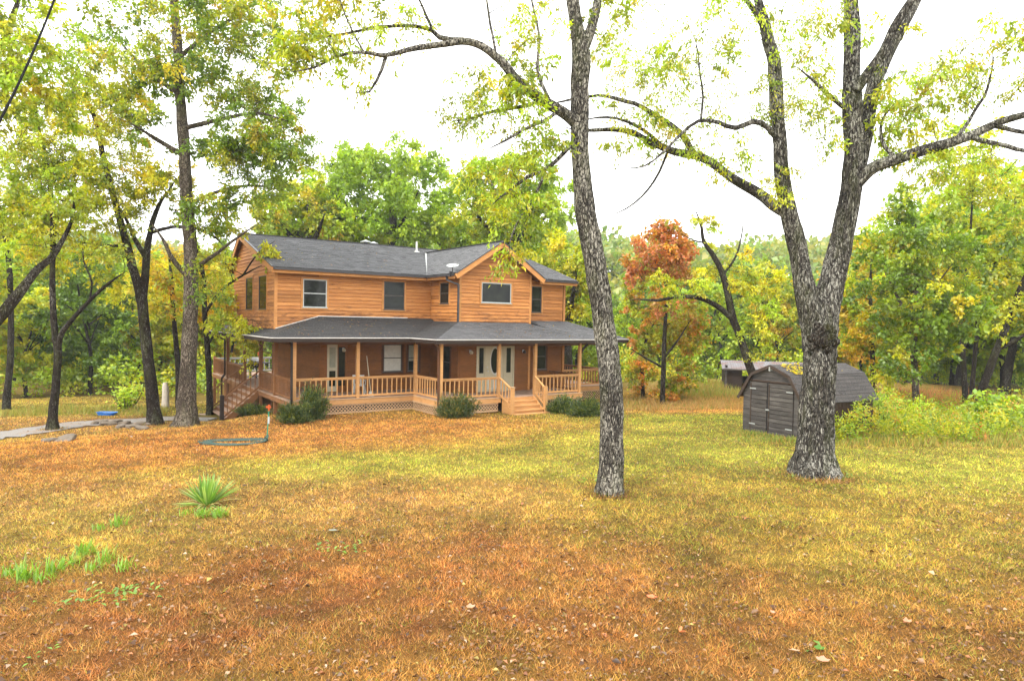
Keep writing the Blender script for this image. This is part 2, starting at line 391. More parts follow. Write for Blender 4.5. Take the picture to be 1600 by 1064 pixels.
PAL = dict(
 green=[((.085, .145, .012), 4), ((.12, .19, .015), 4), ((.05, .095, .009), 2), ((.19, .24, .018), 1.5)],
 mixed=[((.13, .19, .012), 3), ((.20, .24, .015), 4), ((.30, .29, .015), 3), ((.38, .28, .015), 1.0), ((.07, .11, .010), 1.6), ((.36, .16, .02), .2)],
 yellow=[((.27, .30, .016), 4), ((.36, .34, .02), 4), ((.44, .33, .02), 1.8), ((.17, .22, .014), 2)],
 lime=[((.22, .31, .022), 4), ((.16, .25, .018), 3), ((.29, .34, .026), 2), ((.34, .31, .022), 1)],
 bright=[((.13, .21, .02), 4), ((.18, .26, .024), 3), ((.24, .31, .03), 2), ((.10, .17, .015), 2)],
 dark=[((.045, .085, .010), 4), ((.065, .115, .012), 4), ((.10, .15, .015), 1)],
 red=[((.34, .120, .11), 4), ((.42, .175, .15), 3), ((.24, .085, .07), 2), ((.24, .19, .05), 1.8)],
 orange=[((.36, .155, .04), 3), ((.28, .22, .03), 3), ((.36, .12, .05), 2), ((.16, .2, .03), 3.5)],
 gold=[((.36, .26, .015), 4), ((.42, .29, .02), 3), ((.26, .26, .02), 3), ((.42, .2, .03), .5)],
 hill=[((.09, .13, .03), 4), ((.13, .16, .035), 4), ((.19, .19, .04), 2), ((.24, .18, .05), 1)])
LEAF_GAIN = np.array([1.66, 1.66, .62])
def pal_pick(r, name, n):
    c = np.array([p[0] for p in PAL[name]]) * LEAF_GAIN; w = np.array([p[1] for p in PAL[name]], float); w /= w.sum()
    return c[r.choice(len(c), n, p=w)]

def grow(skel, clumps, crad, pal, seed=0, n_tw=9, n_lf=12, lsize=(.11, .055), step=.25, twig_r=.006, droop=.3, rough=.1,
         trunk_n=16, flare=.5, leaf_keep=1.0, up=.55, wood=None, fol=None, branch_scale=1.0, pal2=None, dens=1.4):
    """wood grown along the given limbs, then a branch to every clump of leaves, then twigs and leaves inside the clump"""
    r = np.random.default_rng(seed); n_lf = int(n_lf * dens); lsize = (lsize[0] * 1.15, lsize[1] * 1.25)
    wood = wood or Geo(); fol = fol or Geo()
    NP, NR = [], []
    for k, (P, R, base) in enumerate(skel):
        Q, RR = resample(P, R, step if max(R) < .12 else min(step, .12))
        big = max(R) > .05
        if k: 
            w = (vn(Q * 1.7 + k * 5) - .5)[:, None] * r.normal(size=3) * .10; Q = Q + w * np.linspace(0, 1, len(Q))[:, None]
        nn = trunk_n if big else 7
        V, Fc = tube(Q, RR, nn, rough if big else .03, seed + k * 3.1, flare if base else 0)
        wood.add(V, Fc); NP.append(Q); NR.append(RR)
    NPa = np.concatenate(NP); NRa = np.concatenate(NR)
    cl = np.array(clumps, float)
    if len(cl):
        d0 = np.array([np.min(np.linalg.norm(NPa - c, axis=1)) for c in cl]); order = np.argsort(d0)
        lp, ld, ln, lc = [], [], [], []
        for oi in order:
            c = cl[oi]; cr = crad[oi] if hasattr(crad, '__len__') else crad
            dv = c - NPa; dist = np.linalg.norm(dv, axis=1)
            cost = dist + np.clip(-dv[:, 2], 0, 9) * .9 + np.where(NRa < twig_r * 1.3, .8, 0)
            i = int(np.argmin(cost)); p0 = NPa[i]; L = dist[i]
            r0 = min(NRa[i] * .62, (.010 + .0075 * L) * branch_scale) + .002
            if L > .15:
                n = max(4, int(L / .3)); t = np.linspace(0, 1, n)[:, None]
                mid = (p0 + c) / 2 + np.array([0, 0, .16 * L]) + r.normal(size=3) * L * .09
                Q = (1 - t) ** 2 * p0 + 2 * t * (1 - t) * mid + t * t * c
                Q[1:-1] += r.normal(size=(n - 2, 3)) * .025 * min(L, 2)
                RR = r0 * (1 - t[:, 0] * .6)
                V, Fc = tube(Q, RR, 5 if r0 < .03 else 7); wood.add(V, Fc)
                NPa = np.concatenate([NPa, Q[1:]]); NRa = np.concatenate([NRa, RR[1:]])
            # twigs
            base_dir = norm(c - p0 + 1e-6)
            dirs = norm(r.normal(size=(n_tw, 3)) * np.array([1, 1, .7]) + base_dir * .5 + np.array([0, 0, .1]))
            tl = cr * r.uniform(.5, 1.15, n_tw)
            for k in range(n_tw):
                e = c + dirs[k] * tl[k] + np.array([0, 0, -droop * tl[k] * .4]); m_ = c + dirs[k] * tl[k] * .5 + r.normal(size=3) * .04
                Q = np.array([c, m_, e]); V, Fc = tube(Q, np.array([twig_r, twig_r * .8, twig_r * .4]), 3); wood.add(V, Fc)
            s = r.uniform(.25, 1.08, (n_tw, n_lf, 1))
            pos = c + dirs[:, None] * tl[:, None, None] * s; pos[..., 2] -= (droop * .4 * tl[:, None] * s[..., 0] ** 2)
            pos = pos.reshape(-1, 3) + r.normal(size=(n_tw * n_lf, 3)) * cr * .10
            ddir = np.repeat(dirs, n_lf, 0) * .5 + r.normal(size=(n_tw * n_lf, 3)) * .6 + np.array([0, 0, -droop])
            nn = r.normal(size=(n_tw * n_lf, 3)) * .6 + np.array([0, 0, up])
            pp = pal if (pal2 is None or r.random() > pal2[1]) else pal2[0]
            cc = pal_pick(r, pp, 1) * .55 + pal_pick(r, pp, n_tw * n_lf) * .45
            cc = cc * r.uniform(.75, 1.25, (len(cc), 1)) * (0.8 + .4 * r.random())
            keep = r.random(len(pos)) < leaf_keep
            lp.append(pos[keep]); ld.append(ddir[keep]); ln.append(nn[keep]); lc.append(cc[keep])
        P = np.concatenate(lp); n = len(P); sz = r.uniform(.6, 1.25, n) * np.interp(vn(P * .9 + 4), [.2, .8], [.75, 1.3])
        fol.add(*leaves(P, np.concatenate(ld), np.concatenate(ln), lsize[0] * sz, lsize[1] * sz, np.concatenate(lc)))
    return wood, fol

def px_limb(pts, d0, d1=None):
    """a limb from picture spots (x, y, width) at a distance running from d0 to d1"""
    n = len(pts); d1 = d0 if d1 is None else d1
    D = np.linspace(d0, d1, n) if not hasattr(d0, '__len__') else np.array(d0)
    P = np.array([at(p[0], p[1], D[i]) for i, p in enumerate(pts)]); R = np.array([p[2] / 2 * D[i] / F_PX for i, p in enumerate(pts)])
    return P, R
def ell_clumps(r, n, cx, cy, rx, ry, d, rd, gap=.0, shell=.0):
    """clump centres in an ellipsoid given by its picture centre and extent and its distance"""
    c = at(cx, cy, d); k = d / F_PX; out = []
    while len(out) < n:
        q = r.uniform(-1, 1, 3); m = np.linalg.norm(q)
        if m > 1 or m < shell: continue
        p = c + np.array([q[0] * rx * k, q[1] * rd, q[2] * ry * k])
        if gap and vn(p[None] * .55 + 3)[0] < gap: continue
        out.append(p)
    return out
def make_tree(name, label, cat, wood, fol, bark, base, group=None):
    t = empty(name, base); b = np.array(base)
    for g in (wood, fol): g.V = [v - b for v in g.V]
    wood.build('trunk', bark, t, smooth=True)
    if fol.V: fol.build('crown', MT['leaf'], t)
    tag(t, label, cat, group); return t

# ------------------------------------------------------------------ ground
# patches of turf colour: picture spot, half-widths in metres (x, y), colour, strength
C_BROWN, C_RED, C_TAN = (.34, .150, .038), (.29, .115, .034), (.43, .235, .066)
C_OLIVE, C_LIME, C_GREEN, C_ORANGE, C_PALE = (.33, .24, .036), (.39, .375, .05), (.22, .26, .022), (.47, .205, .045), (.46, .31, .07)
PATCH = [(800, 1000, 7, 2.2, C_BROWN, 1.0), (850, 930, 6, 2.6, C_BROWN, .9), (1150, 1000, 3, 1.6, C_BROWN, .9), (560, 800, 4, 1.4, C_TAN, .8), (330, 960, 3.0, 1.6, C_RED, 1.2), (700, 900, 2.6, 1.6, C_RED, .8), (520, 905, 1.8, .9, C_ORANGE, 1.2),
 (1400, 1000, 3.5, 2.2, C_OLIVE, .5), (1450, 1000, 3.5, 1.6, C_BROWN, .5), (1500, 850, 4, 3, C_OLIVE, 1.0), (1150, 830, 3, 2.5, C_OLIVE, .9), (60, 850, 2.5, 1.4, C_OLIVE, .9), (100, 800, 4, 1.8, C_PALE, .8),
 (250, 755, 4, 2, C_TAN, .9), (150, 715, 6, 3, C_ORANGE, 1.4), (480, 672, 6, 3.2, C_ORANGE, 1.7), (760, 668, 5, 2.6, C_ORANGE, 1.5), (330, 690, 5, 2.4, C_ORANGE, 1.2),
 (650, 722, 3.8, 1.5, C_LIME, 3.4), (470, 740, 3.2, 1.3, C_LIME, 1.5), (810, 715, 2.5, 1.0, C_PALE, 1.2), (620, 765, 3.5, 1.2, C_TAN, .9),
 (1080, 685, 5.5, 2.8, C_LIME, 2.6), (1080, 655, 5, 2.5, C_GREEN, 1.0), (1450, 725, 8, 2.4, C_LIME, 2.4), (1180, 760, 3, 2.2, C_OLIVE, 1.4), (1100, 720, 2.5, 1.2, C_LIME, 1.0), (1420, 695, 3, .8, C_TAN, 1.0),
 (1000, 810, 2.5, 1.4, C_OLIVE, .8), (950, 880, 2.2, 1.2, C_BROWN, .9), (560, 1045, 2, .8, C_OLIVE, .6), (60, 1040, 2, .8, C_RED, .8),
 (1130, 640, 4, 2.0, C_ORANGE, 1.5), (1030, 625, 5, 3.0, C_TAN, 1.5), (60, 660, 8, 2.2, C_TAN, 1.8), (190, 640, 6, 2.5, C_LIME, 1.0), (280, 640, 4, 2, C_OLIVE, 1.0), (1500, 610, 12, 6, C_PALE, 1.5)]
_PG = [(G(p[0], p[1]), p) for p in PATCH]
def gcol(x, y):
    w0 = .35; acc = np.array(C_TAN)[None] * w0 * .55 + np.array(C_LIME)[None] * w0 * .45; acc = np.repeat(acc, len(x), 0); ws = np.full(len(x), w0)
    nx = (fbm2(x, y, .35, 1, 4) - .5) * 3.2; ny = (fbm2(x, y, .35, 2, 4) - .5) * 3.2
    for g, p in _PG:
        w = p[5] * np.exp(-(((x + nx * min(1, p[2] / 3) - g[0]) / p[2]) ** 2 + ((y + ny * min(1, p[3] / 2) - g[1]) / p[3]) ** 2) * 1.1) * 1.6
        acc += w[:, None] * np.array(p[4])[None]; ws += w
    c = acc / ws[:, None]
    a = fbm2(x, y, .9, 3, 4)[:, None]; b = fbm2(x, y, 3.0, 4, 3)[:, None]
    c = c * (1 + (a - .5) * 1.2) ; c = c + (b - .55) * np.array([[-.10, .05, -.01]]) * .8
    return np.clip(c, .012, .6)

def ground():
    xs = np.concatenate([-np.geomspace(400, 22, 34), np.linspace(-21.5, 21.5, 216), np.geomspace(22, 400, 34)])
    ys = np.concatenate([-np.geomspace(60, 3, 8), np.linspace(-2, 46, 240), np.geomspace(46.6, 560, 80)])
    X, Y = np.meshgrid(xs, ys); Z = gz(X, Y)
    near = np.exp(-((Y - 15) / 40) ** 2)
    Z = Z + (fbm2(X.ravel(), Y.ravel(), .6, 5, 3).reshape(X.shape) - .5) * .07 * near
    V = np.stack([X, Y, Z], -1).reshape(-1, 3); n, m = X.shape
    i = np.arange(n - 1)[:, None] * m; j = np.arange(m - 1)[None]
    Fc = np.stack([i + j, i + j + 1, i + m + j + 1, i + m + j], -1).reshape(-1, 4)
    c = gcol(V[:, 0], V[:, 1]) * .50
    far = np.clip((V[:, 1] - 50) / 20, 0, 1)[:, None]; c = c * (1 - far) + far * np.array([[.07, .085, .025]])
    M = NT('lawn_soil'); a = M.n('Attribute'); a.attribute_name = 'col'
    v = M.coords(); n1 = M.noise(v, 9, 6, .75, .4); n2 = M.noise(v, 60, 4, .8)
    col = M.mix(a.outputs['Color'], M.ramp(n1, [(.3, (.45, .42, .38)), (.55, (1, 1, 1)), (.8, (1.0, .95, .85))]), .9, 'MULTIPLY')
    col = M.mix(col, M.ramp(n2, [(.35, (.35, .32, .3)), (.6, (1, 1, 1))]), .8, 'MULTIPLY')
    M.pbr(col, .95, M.bump(M.mix(n1, n2, .6), .9, .03), .1)
    o = link('ground', new_mesh('ground', V, Fc, M.m, True, c)); tag(o, kind='structure'); return o
ground()
_sh = (fbm2(np.zeros(1), np.zeros(1), .6, 5, 3))
def gzn(x, y):
    """ground height with the fine unevenness of the sheet"""
    x = np.asarray(x, float); y = np.asarray(y, float)
    return gz(x, y) + (fbm2(x.ravel(), y.ravel(), .6, 5, 3).reshape(x.shape) - .5) * .07 * np.exp(-((y - 15) / 40) ** 2)
def Gn(px, py):
    p = G(px, py); p[2] = float(gzn(np.array([p[0]]), np.array([p[1]]))[0]); return p

# driveway: a pale gravel strip
def driveway():
    c = [Gn(*p) for p in ((-320, 715), (-150, 698), (0, 681), (70, 671), (140, 662), (220, 657), (300, 652))]
    Q, Rr = resample(np.array(c), np.array([1.0, .95, .85, .85, .8, .75, .7]), .35)
    d = np.gradient(Q, axis=0); d[:, 2] = 0; d = norm(d); s = np.stack([-d[:, 1], d[:, 0], 0 * d[:, 0]], -1)
    r = np.random.default_rng(4); W_ = np.linspace(-1, 1, 9); V = []
    for k, w in enumerate(W_):
        p = Q + s * (Rr * w)[:, None] + s * (r.normal(size=len(Q)) * .12)[:, None] * (abs(w) > .9)
        p[:, 2] = gzn(p[:, 0], p[:, 1]) + .03; V.append(p)
    V = np.stack(V, 1); n, m = V.shape[:2]; i = np.arange(n - 1)[:, None] * m; j = np.arange(m - 1)[None]
    Fc = np.stack([i + j, i + m + j, i + m + j + 1, i + j + 1], -1).reshape(-1, 4)
    M = NT('driveway_gravel'); v = M.coords(); a = M.noise(v, 40, 5, .8); b = M.noise(v, 1.2, 4, .6)
    col = M.ramp(a, [(.3, (.13, .115, .10)), (.6, (.27, .25, .23))]); col = M.mix(col, (.24, .15, .08), M.ramp(b, [(.5, (0, 0, 0)), (.75, (.8,) * 3)]))
    M.pbr(col, .95, M.bump(a, .6, .02), .1)
    tag(link('driveway', new_mesh('driveway', V.reshape(-1, 3), Fc[:, ::-1], M.m, True)), kind='structure')
driveway()

# ------------------------------------------------------------------ house
HO = (-10.312, 29.217); HZ = .70
A_, E_, G_, W_ = 7.58, 2.81, 4.09, 14.14
house = empty('farmhouse', (HO[0], HO[1], 0), math.radians(YAW))
tag(house, 'two-storey orange cedar-sided house with grey shingle roof and a long railed wraparound porch', 'house')
def hw(u, v, z=0):   # house spot to world
    y = math.radians(YAW); return np.array([HO[0] + u * math.cos(y) - v * math.sin(y), HO[1] + u * math.sin(y) + v * math.cos(y), z + HZ])
HL = (0, 0, HZ)
def part(mb, name, mat, smooth=False): return mb.build(name, mat, house, HL, smooth)

def face_map(face, c):
    return {'-v': lambda s, o, z: (s, c - o, z), '-u': lambda s, o, z: (c - o, s, z), '+u': lambda s, o, z: (c + o, s, z), '+v': lambda s, o, z: (s, c + o, z)}[face]
def wall(name, face, c, s0, s1, z0, z1, openings=(), lim=None, bmat='siding', row=.165, back='shaded_brown'):
    f = face_map(face, c); mb = MB()
    if lim is None:
        mb.hexa([f(s0, 0, z0), f(s1, 0, z0), f(s1, -.12, z0), f(s0, -.12, z0), f(s0, 0, z1), f(s1, 0, z1), f(s1, -.12, z1), f(s0, -.12, z1)])
    else:
        zz = np.linspace(z0, z1, 9)
        for a, b in zip(zz[:-1], zz[1:]):
            (p, q), (p2, q2) = lim(a), lim(b)
            if q2 - p2 < .05: continue
            mb.hexa([f(p, 0, a), f(q, 0, a), f(q, -.12, a), f(p, -.12, a), f(p2, 0, b), f(q2, 0, b), f(q2, -.12, b), f(p2, -.12, b)])
    w = part(mb, name, MT[back]); r = np.random.default_rng(int(abs(c) * 100 + s0 * 10 + z0 * 7) + 5)
    z = z0
    while z < z1 - .01:
        zt = min(z + row, z1)
        a0, a1 = (s0, s1) if lim is None else lim(z); b0, b1 = (s0, s1) if lim is None else lim(min(zt, z1))
        segs = [(a0, a1, b0, b1, z, zt)]
        for (o0, o1, oz0, oz1) in openings:
            ns = []
            for (p, q, p2, q2, za, zb) in segs:
                if oz1 <= za or oz0 >= zb or o1 <= min(p, p2) or o0 >= max(q, q2): ns.append((p, q, p2, q2, za, zb)); continue
                if o0 > p: ns.append((p, o0, p2, o0, za, zb))
                if o1 < q: ns.append((o1, q, o1, q2, za, zb))
                l, h = max(p, o0), min(q, o1)
                if oz0 - za > .02: ns.append((l, h, l, h, za, oz0))
                if zb - oz1 > .02: ns.append((l, h, l, h, oz1, zb))
            segs = ns
        # long runs are pieced from shorter boards
        fin = []
        for sg in segs:
            if sg[1] - sg[0] > 4.2 and lim is None:
                k = sg[0] + (sg[1] - sg[0]) * r.uniform(.3, .7); fin += [(sg[0], k - .002, sg[2], k - .002, sg[4], sg[5]), (k + .002, sg[1], k + .002, sg[3], sg[4], sg[5])]
            else: fin.append(sg)
        for (p, q, p2, q2, za, zb) in fin:
            if q - p < .03: continue
            ob, ot = .034 + r.normal() * .003, .008
            za = za + .015  # open gap bares the darker backing, standing in for the lap shadow
            m = MB().hexa([f(p, ob, za), f(q, ob, za), f(q, .001, za), f(p, .001, za), f(p2, ot, zb), f(q2, ot, zb), f(q2, .001, zb), f(p2, .001, zb)])
            m.build('siding_board', MT[bmat], w)
        z += row
    return w
def trim_board(f, s0, s1, z0, z1, o0, o1, name, mat, parent):
    return MB().hexa([f(s0, o1, z0), f(s1, o1, z0), f(s1, o0, z0), f(s0, o0, z0), f(s0, o1, z1), f(s1, o1, z1), f(s1, o0, z1), f(s0, o0, z1)]).build(name, mat, parent)
def window(face, c, s0, s1, z0, z1, mid=True, pane='glass', trim='trim', sash='sash', tw=.09, name='window', blind=None):
    f = face_map(face, c); mb = MB()
    def b(a0, a1, za, zb, o0, o1): mb.hexa([f(a0, o1, za), f(a1, o1, za), f(a1, o0, za), f(a0, o0, za), f(a0, o1, zb), f(a1, o1, zb), f(a1, o0, zb), f(a0, o0, zb)])
    b(s0 - tw, s0, z0 - tw, z1 + tw, .001, .05); b(s1, s1 + tw, z0 - tw, z1 + tw, .001, .05); b(s0, s1, z1, z1 + tw, .001, .048); b(s0, s1, z0 - tw, z0, .001, .055)
    w = part(mb, name, MT[trim])
    trim_board(f, s0, s1, z0, z1, .002, .012, 'pane', MT[pane], w)
    t = .045; m2 = MB(); mb = m2
    b(s0, s0 + t, z0, z1, .013, .034); b(s1 - t, s1, z0, z1, .013, .034); b(s0 + t, s1 - t, z0, z0 + t, .013, .036); b(s0 + t, s1 - t, z1 - t, z1, .013, .036)
    if mid: zm = (z0 + z1) / 2; b(s0 + t, s1 - t, zm - .022, zm + .022, .013, .032)
    m2.build('sash', MT[sash], w)
    trim_board(f, s0 - .04, s1 + .04, z0 - .02, z0 + .012, .037, .08, 'sill', MT[sash], w)
    if blind:
        zt = z1 - t; trim_board(f, s0 + t, s1 - t, z0 + t + (z1 - z0) * blind[1], zt, .0125, .0155, 'blind', MT[blind[0]], w)
    return w

# upper walls
w1 = (1.20, 2.28, 3.86, 5.12); w2 = (5.05, 6.12, 3.86, 5.2)
OP = lambda s0, s1, z0, z1, t=.09: (s0 - t, s1 + t, z0 - t, z1 + t)
wall('front_wall', '-v', 0, .09, A_, 2.75, 5.56, [OP(*w1), OP(*w2)])
window('-v', 0, *w1); window('-v', 0, *w2, sash='dsash')
wall('ell_side_wall', '-u', A_, -E_, -.03, 3.1, 5.60, [OP(-1.88, -1.02, 4.19, 5.2)]); window('-u', A_, -1.88, -1.02, 4.19, 5.2, sash='dsash')
gl = lambda z: (max(A_ + .09, 9.63 - (7.03 - z) / .647), min(A_ + G_ - .09, 9.63 + (7.03 - z) / .647))
pw = (8.77, 10.47, 4.27, 5.24)
wall('gable_wall', '-v', -E_, A_ + .09, A_ + G_ - .09, 3.2, 7.0, [OP(*pw)], lim=gl); window('-v', -E_, *pw, mid=False)
rw = (12.02, 12.66, 3.88, 5.2)
wall('recessed_wall', '-v', -2.38, A_ + G_, W_ - .09, 3.2, 5.56, [OP(*rw)]); window('-v', -2.38, *rw, sash='dsash')
def gw_lim(z):
    lo = 0.0 if z < 5.55 else (z - 5.41) / .3245 - .47 + .02
    hi = 7.8 if z < 5.85 else 5.6 + (7.38 - z) / .67
    return lo, min(7.8, hi)
gwn = [(1.30, 2.58, 3.74, 5.27), (3.74, 5.02, 3.74, 5.27)]
gwn = [(1.26, 2.62, 3.74, 5.28), (3.72, 5.06, 3.74, 5.28)]
wall('side_gable_wall', '-u', 0, 0, 7.8, 2.72, 7.3, [OP(*g) for g in gwn], lim=gw_lim)
for g in gwn: window('-u', 0, *g, mid=False, sash='dsash')
# corner boards
for (x, y, z0, z1) in ((0, 0, 2.72, 5.56), (A_, -E_, 3.1, 5.6), (W_, -2.38, 0, 5.56)):
    part(MB().box(x - .03, x + .09, y - .032, y + .09, z0, z1), 'corner_board', MT['trim'])
part(MB().box(A_ + G_ - .09, A_ + G_ + .03, -E_ - .032, -2.39, 0, 5.8), 'corner_board', MT['trim'])
# hidden sides close the body
part(MB().box(W_ - .12, W_, -2.28, 7.8, -.7, 5.7), 'end_wall', MT['siding']); part(MB().box(.0, W_, 7.68, 7.8, 2.63, 5.7), 'rear_wall', MT['siding']); part(MB().box(2.0, W_, 7.68, 7.8, -.7, 2.62), 'rear_wall', MT['shaded_brown'])
part(MB().box(.0, W_ - .13, .12, 7.67, 2.62, 2.72), 'upper_floor', MT['soffit'])
# lower walls
dr = (2.42, 2.86, .03, 2.34); lw = (5.07, 6.03, .88, 2.2); lw2 = (6.36, 6.95, .88, 2.18)
wall('porch_wall', '-v', 0, 2.0, A_, 0, 2.6, [OP(2.3, 3.2, .03, 2.25, .1), OP(*lw), OP(*lw2)], bmat='shaded_brown')
wall('porch_left_wall', '-u', 2.0, .0, 7.8, 0, 2.6, [], bmat='shaded_brown')
wall('ell_porch_side_wall', '-u', A_, -E_, -.03, 0, 3.1, [OP(-2.1, -1.1, .6, 2.2)], bmat='shaded_brown')
window('-u', A_, -2.1, -1.1, .6, 2.2, sash='dsash', trim='soffit')
window('-v', 0, *lw, trim='soffit', sash='dsash', blind=('blind', .0)); window('-v', 0, *lw2, trim='soffit', sash='dsash', blind=('dimblind', .35))
wall('entry_wall', '-v', -E_, A_ + .09, A_ + G_ - .09, 0, 3.2, [(8.55, 10.72, 0, 2.42)], bmat='shaded_brown')
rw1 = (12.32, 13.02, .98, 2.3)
wall('recessed_porch_wall', '-v', -2.38, A_ + G_, W_ - .09, 0, 3.2, [OP(*rw1)], bmat='shaded_brown'); window('-v', -2.38, *rw1, sash='dsash', trim='soffit')

# front entrance: door between two sidelights
def entrance():
    f = face_map('-v', -E_); b = lambda s0, s1, z0, z1, o0, o1, nm, mt, p: trim_board(f, s0, s1, z0, z1, o0, o1, nm, MT[mt], p)
    mb = MB()
    for (s0, s1, z0, z1) in ((8.55, 8.63, 0, 2.42), (10.64, 10.72, 0, 2.42), (8.63, 10.64, 2.33, 2.42), (9.02, 9.09, 0, 2.33), (10.10, 10.17, 0, 2.33)):
        mb.hexa([f(s0, .06, z0), f(s1, .06, z0), f(s1, 0, z0), f(s0, 0, z0), f(s0, .06, z1), f(s1, .06, z1), f(s1, 0, z1), f(s0, 0, z1)])
    e = part(mb, 'door_frame', MT['cream'])
    for (a, c) in ((8.63, 9.02), (10.17, 10.64)):
        sl = trim_board(f, a, c, .02, 2.33, .002, .025, 'sidelight', MT['cream'], e)
    for (a, c) in ((8.70, 8.95), (10.26, 10.52)):
        mb = MB(); mb.hexa([f(a, .034, .92), f(c, .034, .92), f(c, .0255, .92), f(a, .0255, .92), f(a, .034, 2.12), f(c, .034, 2.12), f(c, .0255, 2.12), f(a, .0255, 2.12)]); mb.build('sidelight_pane', MT['glass'], e)
        m2 = MB()
        for s0, s1, z0, z1 in ((a - .03, a, .89, 2.15), (c, c + .03, .89, 2.15), (a, c, 2.12, 2.15), (a, c, .89, .92), (a, c, .2, .23), (a, c, .78, .81)):
            m2.hexa([f(s0, .045, z0), f(s1, .045, z0), f(s1, .0255, z0), f(s0, .0255, z0), f(s0, .045, z1), f(s1, .045, z1), f(s1, .0255, z1), f(s0, .0255, z1)])
        m2.build('moulding', MT['cream'], e)
    d = trim_board(f, 9.09, 10.10, .02, 2.33, .002, .032, 'front_door', MT['cream'], house); d.location = HL
    cx, cz = 9.60, 1.50
    th = np.linspace(0, 2 * np.pi, 28, endpoint=False); ov = lambda k, o: [f(cx + .24 * k * math.cos(t), o, cz + .60 * k * math.sin(t)) for t in th]
    n = len(th); MB().poly(ov(1, .038) + ov(1, .0325), [tuple(range(n))[::-1]] + [(i, (i + 1) % n, n + (i + 1) % n, n + i) for i in range(n)]).build('oval_pane', MT['glass'], d)
    r1, r2 = ov(1.0, .05), ov(1.16, .05); r0, r3 = ov(1.0, .0325), ov(1.16, .0325)
    F_ = []
    for i in range(n):
        j = (i + 1) % n; F_ += [(i, n + i, n + j, j), (2 * n + i, i, j, 2 * n + j), (n + i, 3 * n + i, 3 * n + j, n + j)]
    MB().poly(r1 + r2 + r0 + r3, F_).build('oval_moulding', MT['white'], d)
    mb = MB()
    for s0, s1, z0, z1 in ((9.2, 9.55, .15, .2), (9.2, 9.55, .6, .65), (9.2, 9.25, .2, .6), (9.5, 9.55, .2, .6), (9.65, 10.0, .15, .2), (9.65, 10.0, .6, .65), (9.65, 9.7, .2, .6), (9.95, 10.0, .2, .6)):
        mb.hexa([f(s0, .045, z0), f(s1, .045, z0), f(s1, .0325, z0), f(s0, .0325, z0), f(s0, .045, z1), f(s1, .045, z1), f(s1, .0325, z1), f(s0, .0325, z1)])
    mb.build('door_panel', MT['white'], d)
    MB().tube([f(9.17, .032, 1.02), f(9.17, .10, 1.02)], [.012, .012], 8).tube([f(9.17, .09, 1.02), f(9.17, .13, 1.02)], [.03, .028], 10).tube([f(9.17, .032, 1.2), f(9.17, .055, 1.2)], .028, 10).build('door_handle', MT['steel'], d)
entrance()
def porch_door():
    f = face_map('-v', 0)
    d = trim_board(f, 2.30, 3.20, .03, 2.25, .002, .03, 'porch_door', MT['shaded_brown'], house); d.location = HL
    trim_board(f, 2.33, 2.80, .05, 2.22, .03, .06, 'storm_door', MT['cream'], d)
    trim_board(f, 2.42, 2.71, 1.15, 2.08, .061, .066, 'pane', MT['dimblind'], d); trim_board(f, 2.42, 2.71, .3, 1.0, .061, .066, 'pane', MT['glass'], d)
    trim_board(f, 2.86, 3.17, .3, 2.08, .031, .036, 'pane', MT['glass'], d)
porch_door()

# roofs
def roof_plane(name, pts, mat, course=.14, under='soffit', th=.10, uthick=.05):
    """pts counter-clockwise seen from above; pts[0]->pts[1] is the eave"""
    P = np.array(pts, float); e = norm(P[1] - P[0]); nrm = norm(np.cross(P[1] - P[0], P[-1] - P[0]))
    if nrm[2] < 0: nrm = -nrm
    up = np.cross(nrm, e); up = up if up[2] > 0 else -up
    o = MB().slab(P - nrm * .014, th, nrm).build(name, MT['gutter'], house, HL)
    MB().slab(P - nrm * (th + .016), uthick, nrm).build('soffit', MT[under], o)
    q = np.stack([(P - P[0]) @ e, (P - P[0]) @ up], -1); n = len(q); tmax = q[:, 1].max(); r = np.random.default_rng(len(name) + int(tmax * 10))
    def interval(t):
        xs = []
        for i in range(n):
            a, b = q[i], q[(i + 1) % n]
            if (a[1] - t) * (b[1] - t) <= 0 and abs(a[1] - b[1]) > 1e-9: xs.append(a[0] + (b[0] - a[0]) * (t - a[1]) / (b[1] - a[1]))
        return (min(xs), max(xs)) if len(xs) >= 2 else None
    V, Fc, UV = [], [], []
    t = 0.0; k = 0
    while t < tmax - .01:
        t2 = min(t + course, tmax); a = interval(t + 1e-4); b = interval(t2 - 1e-4)
        if a and b:
            m = max(1, int((a[1] - a[0]) / .33)); off = r.random()
            cuts = [0] + sorted([(i + off * .9) / m for i in range(m) if 0 < (i + off * .9) / m < 1]) + [1]
            for c0, c1 in zip(cuts[:-1], cuts[1:]):
                hgt = .010 + r.random() * .009; g = .004 / max(.5, a[1] - a[0])
                x = [a[0] + (a[1] - a[0]) * (c0 + g), a[0] + (a[1] - a[0]) * (c1 - g), b[0] + (b[1] - b[0]) * (c1 - g), b[0] + (b[1] - b[0]) * (c0 + g)]
                lo = t - .012 * r.random(); base = len(V)
                for X_, T_, H_ in ((x[0], lo, hgt), (x[1], lo, hgt), (x[2], t2, .003), (x[3], t2, .003), (x[0], lo, -.013), (x[1], lo, -.013)):
                    V.append(P[0] + e * X_ + up * T_ + nrm * H_); UV.append((X_ + k * .165, T_))
                Fc += [(base, base + 1, base + 2, base + 3), (base + 4, base + 5, base + 1, base)]
        t = t2; k += 1
    if np.dot(np.cross(e, up), nrm) < 0: Fc = [f_[::-1] for f_ in Fc]
    s = link('shingles', new_mesh('shingles', V, Fc, MT[mat], uv=UV), o); tag(s, kind='stuff'); return o
ze, zc = 2.60, 5.57
roof_plane('main_roof', [(-.23, -.47, zc), (7.11, -.47, zc), (9.63, 4.55, 7.2), (9.63, 5.6, 7.54), (-.23, 5.6, 7.54)], 'shingle')
